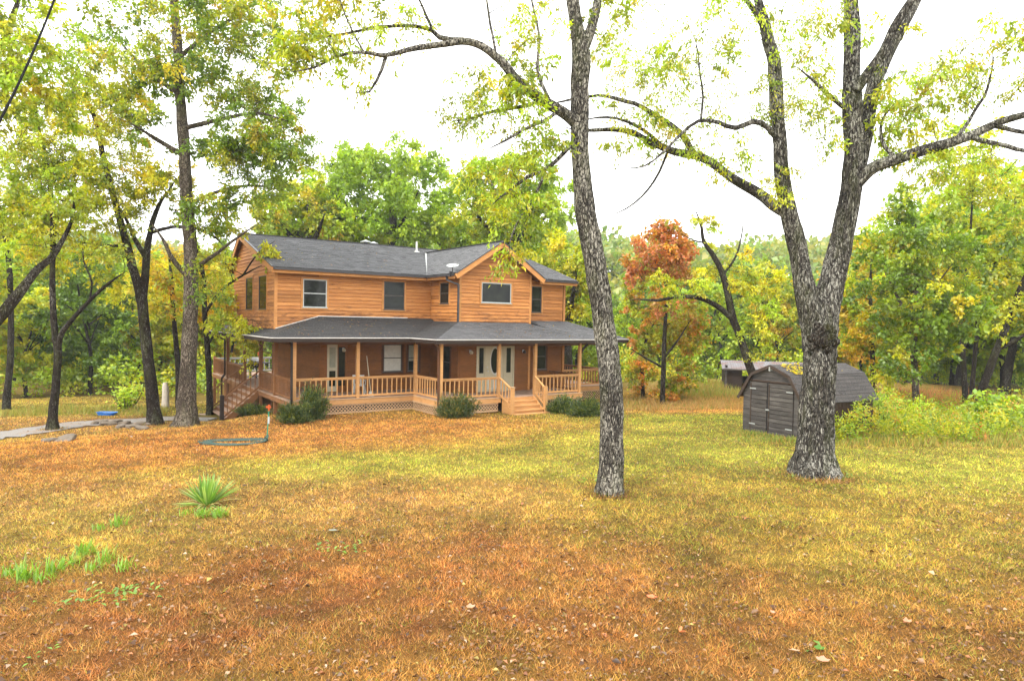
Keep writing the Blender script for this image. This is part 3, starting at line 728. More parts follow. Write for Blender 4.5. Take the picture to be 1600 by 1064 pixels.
roof_plane('main_roof', [(9.63, 4.55, 7.2), (14.61, 4.55, 7.2), (14.61, 5.6, 7.54), (9.63, 5.6, 7.54)], 'shingle')
roof_plane('rear_roof', [(14.61, 8.2, 5.8), (-.23, 8.2, 5.8), (-.23, 5.6, 7.54), (14.61, 5.6, 7.54)], 'shingle')
roof_plane('gable_roof', [(7.11, -.47, zc), (7.11, -3.28, zc), (9.63, -3.28, 7.2), (9.63, 4.55, 7.2)], 'shingle')
roof_plane('gable_roof', [(12.15, -3.28, zc), (12.15, -2.85, zc), (9.63, 2.17, 7.2), (9.63, -3.28, 7.2)], 'shingle')
roof_plane('right_roof', [(12.15, -2.85, zc), (14.61, -2.85, zc), (14.61, 2.17, 7.2), (9.63, 2.17, 7.2)], 'shingle')
part(MB().slab([(9.63, 2.17, 7.19), (14.61, 2.17, 7.19), (14.61, 4.6, 7.19), (9.63, 4.6, 7.19)], .1, (0, 0, 1)), 'flat_roof', MT['shingle'])
z_w = ze + .3 * 2.9
roof_plane('porch_roof', [(-.95, -2.9, ze), (5.08, -2.9, ze), (7.98, 0, z_w), (1.95, 0, z_w)], 'dshingle')
roof_plane('side_porch_roof', [(-.95, 10.2, ze), (-.95, -2.9, ze), (1.95, 0, z_w), (0, 0, ze + .285), (0, 10.2, ze + .285)], 'dshingle') if False else None
roof_plane('side_porch_roof', [(-.95, 10.2, ze), (-.95, 0, ze), (0, 0, ze + .285), (0, 10.2, ze + .285)], 'dshingle')
roof_plane('side_porch_roof', [(-.95, 0, ze), (-.95, -2.9, ze), (1.95, 0, z_w)], 'dshingle')
roof_plane('ell_porch_roof', [(5.08, -2.9, ze), (5.08, -5.29, ze), (7.58, -2.79, ze + .75), (7.58, -.4, ze + .75)], 'dshingle')
roof_plane('ell_porch_roof', [(5.08, -5.29, ze), (13.84, -5.29, ze), (11.38, -2.81, ze + .744), (7.56, -2.81, ze + .744)], 'shingle')
roof_plane('right_porch_roof', [(13.84, -5.29, ze), (13.84, -2.6, ze), (11.15, -2.6, ze + .8), (11.4, -2.85, ze + .74)], 'shingle')
roof_plane('right_porch_roof', [(13.3, -4.55, ze + .02), (16.75, -4.55, ze + .02), (14.30, -2.40, ze + .86), (11.68, -2.40, ze + .86)], 'shingle')
def edge(name, a, b, w, h, mat, dz=0, off=(0, 0)): return part(MB().beam((a[0] + off[0], a[1] + off[1], a[2] + dz), (b[0] + off[0], b[1] + off[1], b[2] + dz), w, h), name, MT[mat])
# eaves: orange fascia with a dark gutter in front
for a, b, o in (((-.23, -.47, zc), (7.06, -.47, zc), (0, -1)), ((7.11, -.5, zc), (7.11, -3.22, zc), (-1, 0)), ((12.2, -2.85, zc), (14.61, -2.85, zc), (0, -1))):
    edge('fascia', a, b, .03, .20, 'trim', -.165, (o[0] * .012, o[1] * .012)); edge('gutter', a, b, .11, .10, 'gutter', -.085, (o[0] * .085, o[1] * .085))
# rakes
for a, b, o in (((-.23, -.50, zc), (-.23, 5.6, 7.54), (-1, 0)), ((-.23, 8.2, 5.8), (-.23, 5.6, 7.54), (-1, 0)), ((7.11, -3.28, zc), (9.63, -3.28, 7.2), (0, -1)), ((12.15, -3.28, zc), (9.63, -3.28, 7.2), (0, -1)), ((14.61, -2.85, zc), (14.61, 2.17, 7.2), (1, 0))):
    edge('rake_board', a, b, .035, .24, 'trim', -.17, (o[0] * .02, o[1] * .02)); edge('rake_edge', a, b, .06, .05, 'gutter', -.015, (o[0] * .03, o[1] * .03))
edge('ridge_cap', (-.25, 5.6, 7.55), (14.6, 5.6, 7.55), .26, .03, 'gutter'); edge('ridge_cap', (9.63, -3.28, 7.2), (9.63, 4.5, 7.2), .2, .03, 'shingle', .012)
# pale valley flashing
edge('valley_flashing', (7.14, -.44, zc), (9.6, 4.5, 7.19), .10, .012, 'sash', .012)
# porch eaves: pale drip edge, dark fascia
PE = [((-.95, 10.2, ze), (-.95, -2.9, ze), (-1, 0)), ((-.97, -2.9, ze), (5.08, -2.9, ze), (0, -1)), ((5.08, -2.9, ze), (5.08, -5.29, ze), (-1, 0)), ((5.06, -5.29, ze), (13.86, -5.29, ze), (0, -1)), ((14.2, -4.55, ze), (16.75, -4.55, ze), (0, -1))]
for a, b, o in PE:
    edge('porch_fascia', a, b, .03, .15, 'darkw', -.10, (o[0] * .01, o[1] * .01)); edge('drip_edge', a, b, .05, .035, 'drip', -.006, (o[0] * .03, o[1] * .03))
edge('hip_flashing', (.02, .0, 2.90), (1.95, -.02, z_w), .05, .03, 'drip', .02, (0, -.04)); edge('wall_flashing', (1.95, -.03, z_w), (6.3, -.03, z_w), .03, .04, 'drip', .01)
# porch ceilings
part(MB().box(-.9, 7.5, -2.85, -.03, 2.46, 2.50), 'porch_ceiling', MT['soffit']); part(MB().box(5.12, 13.8, -5.25, -2.86, 2.46, 2.50), 'porch_ceiling', MT['soffit'])
part(MB().box(-.9, 1.98, 0, 10.15, 2.44, 2.48), 'porch_ceiling', MT['soffit']); part(MB().box(13.8, 16.1, -4.5, -2.4, 2.46, 2.50), 'porch_ceiling', MT['soffit'])
# roof vents and pipe
def roof_vent(u, v, z, s=1):
    mb = MB().tube([(u, v, z - .1), (u, v, z + .16 * s)], .11 * s, 10); b = part(mb, 'roof_vent', MT['gutter'])
    MB().tube([(u, v, z + .16 * s), (u, v, z + .19 * s), (u, v, z + .30 * s)], [.30 * s, .30 * s, .03], 14).build('vent_cap', MT['steel'], b)
roof_vent(6.55, 5.9, 7.5); roof_vent(6.95, 5.75, 7.45, .9)
pv = part(MB().tube([(9.05, 4.6, 7.1), (9.05, 4.6, 7.80)], .055, 10), 'vent_pipe', MT['white']); MB().tube([(9.05, 4.6, 7.19), (9.05, 4.6, 7.24), (9.05, 4.6, 7.26)], [.17, .15, .06], 12).build('pipe_flashing', MT['white'], pv)

# posts, beams, rails
def post(u, v, z0=0, z1=2.44, s=.135, mat='railw', name='porch_post'): return part(MB().box(u - s/2, u + s/2, v - s/2, v + s/2, z0, z1), name, MT[mat])
q1, u2, u3, u5, u6, u7, pf, pe = .14, 2.86, 5.61, 8.56, 10.59, 13.30, -2.36, -4.75
for u in (q1, u2, u3): post(u, pf, -.02)
for u in (u3, u5, u6, u7): post(u, pe, -.02)
post(15.8, -4.2, -.7, 2.44)
for v in (0, 2.46, 5.55, 9.4, 12.9): post(.05, v, -.02, 2.44 if v < 12 else 1.0, .15, 'leftw')
for a, b in (((q1 - .1, pf), (u3, pf)), ((u3, pf), (u3, pe)), ((u3, pe), (u7 + .1, pe)), ((.05, pf), (.05, 9.9)), ((13.3, -4.2), (16, -4.2))):
    edge('porch_beam', (a[0], a[1], 2.37), (b[0], b[1], 2.37), .10, .15, 'soffit')
def brace(u, v, du, dv, mat='darkw'):
    t = np.linspace(0, 1, 6); P = [(u + du * (k ** 1.6), v + dv * (k ** 1.6), 1.75 + .62 * k) for k in t]
    mb = MB()
    for a, b in zip(P[:-1], P[1:]): mb.beam(a, b, .07, .09)
    part(mb, 'brace', MT[mat])
brace(.05, 2.46, 0, -.5, 'leftw'); brace(.05, 2.46, 0, .5, 'leftw'); brace(.05, 9.4, 0, -.5, 'leftw'); brace(.05, 9.4, 0, .5, 'leftw'); brace(.05, 5.55, 0, .5, 'leftw'); brace(u7, pe, .5, 0); brace(15.8, -4.2, .5, 0)
def rail(p0, p1, z0=0, z1=0, mat='railw', sp=.23, h=.91, lo=.10):
    p0, p1 = np.array(p0, float), np.array(p1, float); L = np.linalg.norm(p1 - p0); d = (p1 - p0) / L
    e = lambda t, z: (p0[0] + d[0] * t, p0[1] + d[1] * t, z + z0 + (z1 - z0) * t / L)
    r = part(MB().beam(e(.06, h - .02), e(L - .06, h - .02), .095, .04), 'railing', MT[mat])
    MB().beam(e(.06, h - .075), e(L - .06, h - .075), .04, .065).build('top_rail', MT[mat], r); MB().beam(e(.06, lo), e(L - .06, lo), .045, .08).build('bottom_rail', MT[mat], r)
    n = max(1, round(L / sp)); me = None
    for k in range(1, n):
        t = L * k / n; a = e(t, lo + .03); b = e(t, h - .05)
        MB().box(a[0] - .02, a[0] + .02, a[1] - .02, a[1] + .02, a[2], b[2]).build('baluster', MT[mat], r)
    return r
rail((q1, pf), (u2, pf)); rail((u2, pf), (u3, pf)); rail((u3, pf), (u3, pe)); rail((u3, pe), (u5, pe)); rail((u6, pe), (u7, pe)); rail((u7, pe), (u7, -2.35), mat='leftw')
rail((13.4, -2.28), (17.2, -2.28)); rail((17.2, -2.28), (17.2, 1.6), mat='leftw'); rail((14.3, 1.6), (17.2, 1.6), mat='leftw')
for p in ((13.42, -2.28), (17.2, -2.28), (17.2, 1.6)): post(*p, -.05, 1.0, .11)
rail((.05, pf), (.05, 0), mat='leftw', sp=.2); rail((.05, 0), (.05, 2.46), mat='leftw', sp=.2)
rail((.05, 5.55), (.05, 9.4), mat='leftw', sp=.2); rail((.05, 9.4), (.05, 12.9), mat='leftw', sp=.2); rail((.05, 12.9), (5.2, 12.9), mat='sash', sp=.28)
post(2.6, 12.9, 0, 1.0, .1, 'leftw')
# floors, rims, lattice
def floor(u0, u1, v0, v1, mat='deckw'):
    mb = MB(); v = v0
    while v < v1 - .01: mb.box(u0, u1, v, min(v + .134, v1), -.04, 0); v += .14
    tag(part(mb, 'deck_boards', MT[mat]), kind='stuff')
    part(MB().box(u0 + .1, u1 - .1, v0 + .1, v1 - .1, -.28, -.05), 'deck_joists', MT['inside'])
floor(-.02, A_ - .03, -2.45, -.03); floor(5.5, 13.4, -4.84, -2.46); floor(A_ + .03, 13.4, -2.455, -2.40); floor(13.41, 17.28, -2.36, 1.68); floor(-.02, 1.97, 0, 12.98); floor(1.98, 5.3, 7.85, 12.98)
for a, b, m in (((-.04, -2.47), (5.5, -2.47), 'railw'), ((5.48, -2.47), (5.48, -4.86), 'railw'), ((5.46, -4.86), (8.62, -4.86), 'railw'), ((10.55, -4.86), (13.42, -4.86), 'railw'), ((-.04, -2.45), (-.04, 13), 'leftw'), ((13.42, -2.38), (17.3, -2.38), 'railw'), ((17.3, -2.38), (17.3, 1.7), 'leftw')):
    edge('rim_board', (*a, -.14), (*b, -.14), .035, .19, m); edge('deck_edge', (*a, -.015), (*b, -.015), .07, .035, 'deckw' if m == 'leftw' else 'lattice')
def lattice(p0, p1, z0, z1):
    p0, p1 = np.array(p0, float), np.array(p1, float); L = np.linalg.norm(p1 - p0); d = (p1 - p0) / L; H = z1 - z0; mb = MB(); nrm = np.array([-d[1], d[0]])
    def P(t, z, o): return (p0[0] + d[0] * t + nrm[0] * o, p0[1] + d[1] * t + nrm[1] * o, z)
    s = .15; k = -H
    while k < L:
        for sg, o in ((1, .0), (-1, .012)):
            a = max(k, 0); b = min(k + H, L)
            if b - a > .03:
                za, zb = ((z0 + (a - k), z0 + (b - k)) if sg > 0 else (z1 - (a - k), z1 - (b - k)))
                mb.beam(P(a, za, o), P(b, zb, o), .01, .036, up=(0, 0, 1))
        k += s
    for za in (z0 + .02, z1 - .02): mb.beam(P(0, za, -.018), P(L, za, -.018), .015, .06)
    part(mb, 'lattice_panel', MT['lattice'])
for a, b in (((1.2, -2.44), (3.2, -2.44)), ((3.22, -2.44), (5.45, -2.44)), ((5.45, -2.45), (5.45, -4.82)), ((5.5, -4.83), (7.1, -4.83)), ((7.12, -4.83), (8.5, -4.83)), ((10.7, -4.83), (13.35, -4.83)), ((13.5, -2.35), (17.2, -2.35))):
    lattice(a, b, -.62 if a[0] < 13 else -.75, -.24)
part(MB().box(.3, 13.3, -2.0, -1.9, -1.2, -.25), 'under_deck_backing', MT['inside']); part(MB().box(5.9, 13.2, -4.2, -4.1, -1.0, -.25), 'under_deck_backing', MT['inside']); part(MB().box(13.6, 17.2, -1.9, -1.8, -1.3, -.25), 'under_deck_backing', MT['inside'])  # near-black sheets stand in for the shade behind the lattice
part(MB().box(.55, .65, -2.3, 12.9, -2.2, -.3), 'under_deck_backing', MT['leftw'])
for p in ((.05, -2.3), (.05, 0), (.05, 2.46), (.05, 5.55), (.05, 9.4), (.05, 12.9), (17.2, -2.3), (15.3, -2.3), (13.5, -2.3)): post(*p, -2.3, -.06, .14, 'leftw', 'support_post')
# front stairs
def front_steps():
    s = empty('front_stairs', HL); s.parent = house
    for k in range(1, 4):
        z = -.175 * k; v1 = -4.88 - .27 * (k - 1)
        MB().box(8.78, 10.46, v1 - .29, v1 + .0, z - .035, z).build('tread', MT['railw'], s)
        MB().box(8.80, 10.44, v1 + .002, v1 + .022, z + .0, z + .138).build('riser', MT['railw'], s)
    MB().box(8.80, 10.44, -5.66, -5.64, -.70, -.565).build('riser', MT['railw'], s); MB().box(8.72, 10.62, -5.95, -5.665, -.76, -.66).build('bottom_step', MT['railw'], s)
    for u in (8.72, 10.47):
        MB().slab([(u, -4.88, -.0), (u, -5.62, -.52), (u, -5.62, -.74), (u, -4.88, -.74)], .045, (1, 0, 0)).build('stringer', MT['railw'], s)
    for u in (8.70, 10.53):
        MB().box(u - .07, u + .07, -5.74, -5.60, -.75, .50).build('newel_post', MT['railw'], s)
    MB().box(8.61, 8.79, -5.76, -5.58, .50, .53).build('newel_cap', MT['lattice'], s)
    for u, ut in ((8.70, 8.58), (10.53, 10.57)):
        MB().beam((ut, -4.80, .88), (u, -5.62, .42), .09, .045).build('handrail', MT['railw'], s); MB().beam((ut, -4.80, .12), (u, -5.62, -.36), .045, .08).build('bottom_rail', MT['railw'], s)
        for t in (.25, .5, .75):
            x = ut + (u - ut) * t; y = -4.8 - .82 * t; MB().box(x - .02, x + .02, y - .02, y + .02, .12 - .48 * t, .86 - .46 * t).build('baluster', MT['railw'], s)
front_steps()
def side_steps():
    s = empty('side_stairs', HL); s.parent = house
    n = 7; rise = 1.42 / n; run = .235
    for k in range(1, n):
        u = -.08 - run * k; z = -rise * k
        MB().box(u - .03, u + run - .0, 2.50, 5.50, z - .04, z).build('tread', MT['deckw'], s); MB().box(u + run - .02, u + run, 2.52, 5.48, z + .002, z + rise - .042).build('riser', MT['leftw'], s)
    for v in (2.47, 5.52): MB().slab([(-.06, v, -.04), (-1.66, v, -1.36), (-1.66, v, -1.5), (-1.4, v, -1.5), (-.06, v, -.36)], .04, (0, 1, 0)).build('stringer', MT['leftw'], s)
    for v in (2.46, 5.55):
        MB().box(-1.72, -1.56, v - .08, v + .08, -1.6, -.17).build('newel_post', MT['darkw'], s)
        MB().beam((.0, v, .90), (-1.6, v, -.36), .09, .05).build('handrail', MT['leftw'], s); MB().beam((.0, v, .16), (-1.6, v, -1.20), .05, .07).build('bottom_rail', MT['leftw'], s)
        for k in range(1, 8):
            t = k / 8; MB().box(-1.6 * t - .018, -1.6 * t + .018, v - .018, v + .018, .16 - 1.34 * t, .86 - 1.26 * t).build('baluster', MT['leftw'], s)
    MB().box(-2.15, -1.74, 2.2, 5.8, -1.62, -1.40).build('bottom_step', MT['deckw'], s)
side_steps()
# downspouts
def spout(P, mat='gutter', name='downspout'):
    mb = MB()
    for a, b in zip(P[:-1], P[1:]): mb.beam(a, b, .08, .08)
    part(mb, name, MT[mat])
spout([(7.03, -2.55, zc - .12), (7.03, -2.62, zc - .32), (7.50, -2.86, zc - .5), (7.50, -2.86, 3.25)])
spout([(5.2, -4.82, 2.5), (5.47, -4.78, 2.2), (5.47, -4.84, -.3)], 'soffit'); spout([(-.1, -2.6, 2.5), (.0, -2.5, 2.25), (.0, -2.52, .0), (-.12, -2.55, -.2), (-.12, -2.55, -.7)], 'darkw')
spout([(-.95, 9.4, 2.5), (-.12, 9.35, 2.1), (-.12, 9.35, .2), (-.3, 9.2, 0), (-.3, 9.2, -1.9)], 'darkw')
# wall lamps
def wall_lamp(u, v, z, mat='cream'):
    l = part(MB().box(u - .05, u + .05, v - .03, v, z - .07, z + .07), 'wall_lamp', MT['steel'])
    MB().tube([(u, v - .02, z), (u, v - .12, z + .05)], .012, 6).build('arm', MT['steel'], l)
    MB().tube([(u, v - .12, z + .05), (u, v - .12, z - .02), (u, v - .12, z - .10)], [.03, .09, .07], 10).build('lamp_shade', MT[mat], l)
wall_lamp(8.2, -E_ - .03, 1.95); wall_lamp(11.25, -E_ - .03, 1.95, 'black'); wall_lamp(3.05, -.03 - .06, 1.98)

# ------------------------------------------------------------------ things on and about the house
def dish():
    b = hw(7.0, -3.0, zc - .05); t = empty('satellite_dish', b, math.radians(YAW))
    MB().tube([(0, 0, 0), (0, -.14, .0), (0, -.16, .30)], .022, 8).build('mast', MT['gutter'], t)
    MB().beam((-.02, -.02, -.12), (-.02, -.02, .12), .12, .02).build('bracket', MT['gutter'], t)
    mb = MB(); n = 20; V = [(0, 0, 0)]
    for k in (1, 2, 3):
        for i in range(n):
            a = i / n * 2 * math.pi; V.append((.30 * k / 3 * math.cos(a), .21 * k / 3 * math.sin(a), .05 * (k / 3) ** 2))
    F_ = [(0, 1 + i, 1 + (i + 1) % n) for i in range(n)]
    for k in range(2):
        for i in range(n): F_.append((1 + k*n + i, 1 + (k+1)*n + i, 1 + (k+1)*n + (i+1) % n, 1 + k*n + (i+1) % n))
    mb.poly(V, F_); V2 = [(x, y, z - .012) for x, y, z in V]; mb.poly(V2, [f[::-1] for f in F_])
    d = mb.build('reflector', MT['sash'], t, (0, -.16, .34)); d.rotation_euler = (math.radians(22), math.radians(-12), 0)
    MB().tube([(0, -.16, .34), (.10, -.42, .44)], .01, 6).build('feed_arm', MT['gutter'], t)
    tag(t, 'small grey satellite dish on a short mast at the porch-side gable eave', 'satellite dish')
dish()
def grill():
    t = empty('barbecue_grill', hw(1.15, 8.3, 0), math.radians(YAW + 25))
    MB().box(-.42, .42, -.26, .26, .62, .86).build('firebox', MT['black'], t)
    n = 9; V = []
    for x in (-.42, .42):
        for i in range(n):
            a = math.pi * i / (n - 1); V.append((x, -.27 * math.cos(a), .865 + .26 * math.sin(a)))
    MB().poly(V, [tuple(range(n))[::-1], tuple(range(n, 2 * n))] + [(i, i + 1, n + i + 1, n + i) for i in range(n - 1)] + [(0, n, 2 * n - 1, n - 1)]).build('lid', MT['steel'], t)
    for sx in (-1, 1): MB().box(min(sx * .44, sx * .95), max(sx * .44, sx * .95), -.24, .24, .82, .86).build('side_shelf', MT['black'], t)
    for sx in (-1, 1):
        for sy in (-1, 1): MB().box(sx * .36 - .025, sx * .36 + .025, sy * .2 - .025, sy * .2 + .025, 0, .62).build('leg', MT['black'], t)
    MB().box(-.4, .4, -.24, .24, .12, .16).build('bottom_shelf', MT['black'], t); MB().tube([(-.3, -.31, .95), (.3, -.31, .95)], .014, 8).build('handle', MT['steel'], t)
    for x in (-.2, 0, .2): MB().tube([(x, -.26, .74), (x, -.30, .74)], .03, 8).build('knob', MT['steel'], t)
    tag(t, 'black barbecue grill with silver lid on the left deck', 'barbecue grill')
grill()
def table_():
    t = empty('patio_table', hw(1.2, 10.6, 0), math.radians(YAW)); mb = MB().tube([(0, 0, .70), (0, 0, .73)], .55, 20); mb.build('table_top', MT['cglass'], t)
    MB().tube([(.55 * math.cos(a), .55 * math.sin(a), .715) for a in np.linspace(0, 2 * math.pi, 25)], .018, 6, False).build('rim', MT['black'], t)
    for a in range(4):
        c, s_ = math.cos(a * math.pi / 2 + .7), math.sin(a * math.pi / 2 + .7); MB().tube([(.4 * c, .4 * s_, .70), (.46 * c, .46 * s_, 0)], .014, 6).build('leg', MT['black'], t)
    tag(t, 'round glass patio table with black frame on the rear deck', 'table')
table_()
def broom():
    t = empty('broom', hw(3.6, -2.1, 0)); MB().tube([(0, 0, .06), (-.30, .38, 1.75)], .016, 8).build('handle', MT['cream'], t)
    MB().hexa([(-.13, -.03, 0), (.13, -.03, 0), (.13, .03, 0), (-.13, .03, 0), (-.07, -.015, .22), (.07, -.015, .22), (.07, .015, .22), (-.07, .015, .22)]).build('bristles', MT['blind'], t)
    tag(t, 'broom with a long pale handle leaning behind the front porch rail', 'broom')
broom()
def chair():
    t = empty('plastic_chair', hw(3.55, -.85, 0), math.radians(YAW + 150))
    MB().hexa([(-.24, -.22, .38), (.24, -.22, .38), (.22, .22, .36), (-.22, .22, .36), (-.24, -.22, .42), (.24, -.22, .42), (.22, .22, .40), (-.22, .22, .40)]).build('seat', MT['white'], t)
    mb = MB()
    for x in (-.19, -.095, 0, .095, .19): mb.beam((x, .21, .40), (x * 1.15, .33, .84), .07, .018)
    mb.beam((-.26, .335, .84), (.26, .335, .84), .03, .07); mb.build('backrest', MT['white'], t)
    for sx in (-1, 1):
        for sy in (-1, 1): MB().beam((sx * .21, sy * .19, .38), (sx * .26, sy * .24, 0), .045, .03).build('leg', MT['white'], t)
        MB().beam((sx * .26, -.2, .60), (sx * .26, .28, .62), .055, .025).build('armrest', MT['white'], t); MB().beam((sx * .25, -.2, .6), (sx * .25, -.21, .38), .04, .025).build('armrest_support', MT['white'], t)
    tag(t, 'white plastic chair on the front porch beside the second post', 'chair')
chair()
o = MB().tube([(0, 0, 0), (0, 0, .16), (0, 0, .20), (0, 0, .2)], [.08, .11, .125, .10], 12).build('flower_pot', MT['orange'], None, tuple(hw(2.6, 12.9, 1.0))); tag(o, 'small orange pot standing on the rear deck railing post', 'flower pot')
def stand_pipe():
    b = Gn(417, 688); t = empty('garden_hydrant', b)
    hgt = 1.02; MB().tube([(0, 0, 0), (.03, 0, .5), (.06, 0, hgt)], .022, 8).build('pipe', MT['green'], t)
    MB().tube([(.05, 0, .55), (.06, 0, .78)], .035, 8).build('sleeve', MT['sash'], t)
    MB().tube([(.06, 0, hgt - .05), (.06, 0, hgt + .16)], [.03, .04], 8).box(-.04, .13, -.02, .02, hgt + .05, hgt + .11).build('handle', MT['orange'], t)
    tag(t, 'green stand pipe with orange handle rising beside the coiled hose', 'stand pipe')
    r = np.random.default_rng(2); h = empty('garden_hose', Gn(364, 692)); mb = MB(); bx = np.array(h.location)
    P = []
    for k in range(6):
        A = np.linspace(0, 2 * np.pi, 40); ax = .9 + r.normal() * .12; ay = .46 + r.normal() * .12; ox = r.normal() * .12; oy = r.normal() * .10
        for a in A: P.append((ox + ax * math.cos(a) , oy + ay * math.sin(a) * (1 + .3 * math.cos(a)), 0))
    P = np.array(P) + np.array([0, 0, 0]); W2 = P + bx; P[:, 2] = gzn(W2[:, 0], W2[:, 1]) - bx[2] + .03 + .015 * r.random(len(P))
    Q, R_ = resample(P, np.full(len(P), .016), .10); V, Fc = tube(Q, R_, 6); link('coil', new_mesh('coil', V, Fc, MT['hose'], True), h)
    P = np.array([(.85, .0, 0), (1.1, .1, .08), (1.1, .25, .22), (1.0, .2, .12), (1.08, .05, .05), (1.2, -.05, .12), (1.12, -.12, .2)]) + 0; P = P + np.array([-.05, 0, .02]); Q, R_ = resample(P, np.full(len(P), .02), .06)
    V, Fc = tube(Q, R_, 6); link('loose_loop', new_mesh('loose_loop', V, Fc, MT['hose'], True), h)
    tag(h, 'blue-grey garden hose coiled flat on the lawn beside the stand pipe', 'garden hose')
stand_pipe()
def sled():
    b = Gn(167, 649); t = empty('plastic_sled', b); n = 22; V, F_ = [], []
    for lvl, (k, z) in enumerate(((.55, .0), (.85, .02), (1.0, .15), (1.07, .16), (1.0, .13), (.8, .04))):
        for i in range(n):
            a = i / n * 2 * math.pi; V.append((.38 * k * math.copysign(abs(math.cos(a)) ** .6, math.cos(a)), .23 * k * math.copysign(abs(math.sin(a)) ** .7, math.sin(a)), z))
    for l in range(5):
        for i in range(n): F_.append((l*n+i, l*n+(i+1) % n, (l+1)*n+(i+1) % n, (l+1)*n+i))
    F_.append(tuple(range(n))[::-1]); F_.append(tuple(range(5*n, 6*n)))
    MB().poly(V, F_).build('tub', MT['blue'], t); tag(t, 'bright blue plastic tub lying on the grass beyond the driveway', 'plastic tub')
    t.scale = (1.15, 1.0, .9)
sled()
def rock(name, loc, s, seed, label=None, cat=None, group=None, mat='stone'):
    import bmesh
    bm = bmesh.new(); bmesh.ops.create_icosphere(bm, subdivisions=2, radius=1); r = np.random.default_rng(seed)
    co = np.array([v.co[:] for v in bm.verts]); d = 1 + (vn(co * 1.4 + seed) - .5) * .9; co = co * d[:, None]; co = np.clip(co, -.8, .8) * np.array(s)
    for v, c in zip(bm.verts, co): v.co = c
    me = bpy.data.meshes.new(name); bm.to_mesh(me); bm.free(); me.materials.append(MT[mat]); o = link(name, me, None, loc); o.rotation_euler = (r.normal() * .1, r.normal() * .1, r.random() * 6)
    tag(o, label, cat, group); return o
for k, (px, py, sx) in enumerate(((158, 660, .35), (170, 664, .42), (182, 660, .38), (196, 663, .36), (210, 668, .40), (222, 671, .30), (148, 663, .28), (190, 668, .3), (100, 688, .55), (77, 690, .3), (232, 665, .25), (216, 664, .3))):
    p = Gn(px, py); rock('rock', (p[0], p[1], p[2] + .03), (sx, sx * .7, .13), k, 'flat brown field stone in the row edging the driveway' if not 70 < px < 110 else ('wide flat stone lying in the brown grass left of the stone row' if px == 100 else 'small flat stone at the end of the wide flat stone'), 'rock', 'field stones edging the driveway' if not 70 < px < 110 else None)
p = Gn(316, 656); o = MB().hexa([(-.5, -.4, -.1), (.45, -.45, -.1), (.5, .4, -.1), (-.4, .45, -.1), (-.5, -.4, .06), (.45, -.45, .06), (.5, .4, .06), (-.4, .45, .06)]).build('paving_slab', MT['concrete'], None, tuple(p)); tag(o, 'grey paving slab at the foot of the side stairs', 'paving slab')
p = Gn(302, 520) if False else G(258, 637)
def stump():
    P = np.array([p + np.array([0, 0, z]) for z in (-.1, .3, .7, 1.05, 1.3)]); V, Fc = tube(P, np.array([.2, .17, .16, .15, .10]), 14, .2, 5)
    o = link('tree_stump', new_mesh('tree_stump', V - p, Fc, MT['stumpw'], True), None, tuple(p)); tag(o, 'pale bare tree stump standing between the left trunks', 'tree stump')
MT['stumpw'] = plain('bare_wood', (.55, .48, .40), .9, var=.3); stump()

# power line crossing the top left corner
def cable():
    a, b = at(-60, 290, 9.0), at(120, -100, 13.0); t = np.linspace(0, 1, 30)[:, None]; P = a + (b - a) * t; P[:, 2] -= .35 * (4 * t[:, 0] * (1 - t[:, 0]))
    V, Fc = tube(P, np.full(30, .021), 6); o = link('power_cable', new_mesh('power_cable', V, Fc, MT['rubber'], True)); tag(o, 'black overhead cable crossing in front of the top left leaves', 'cable')
cable()

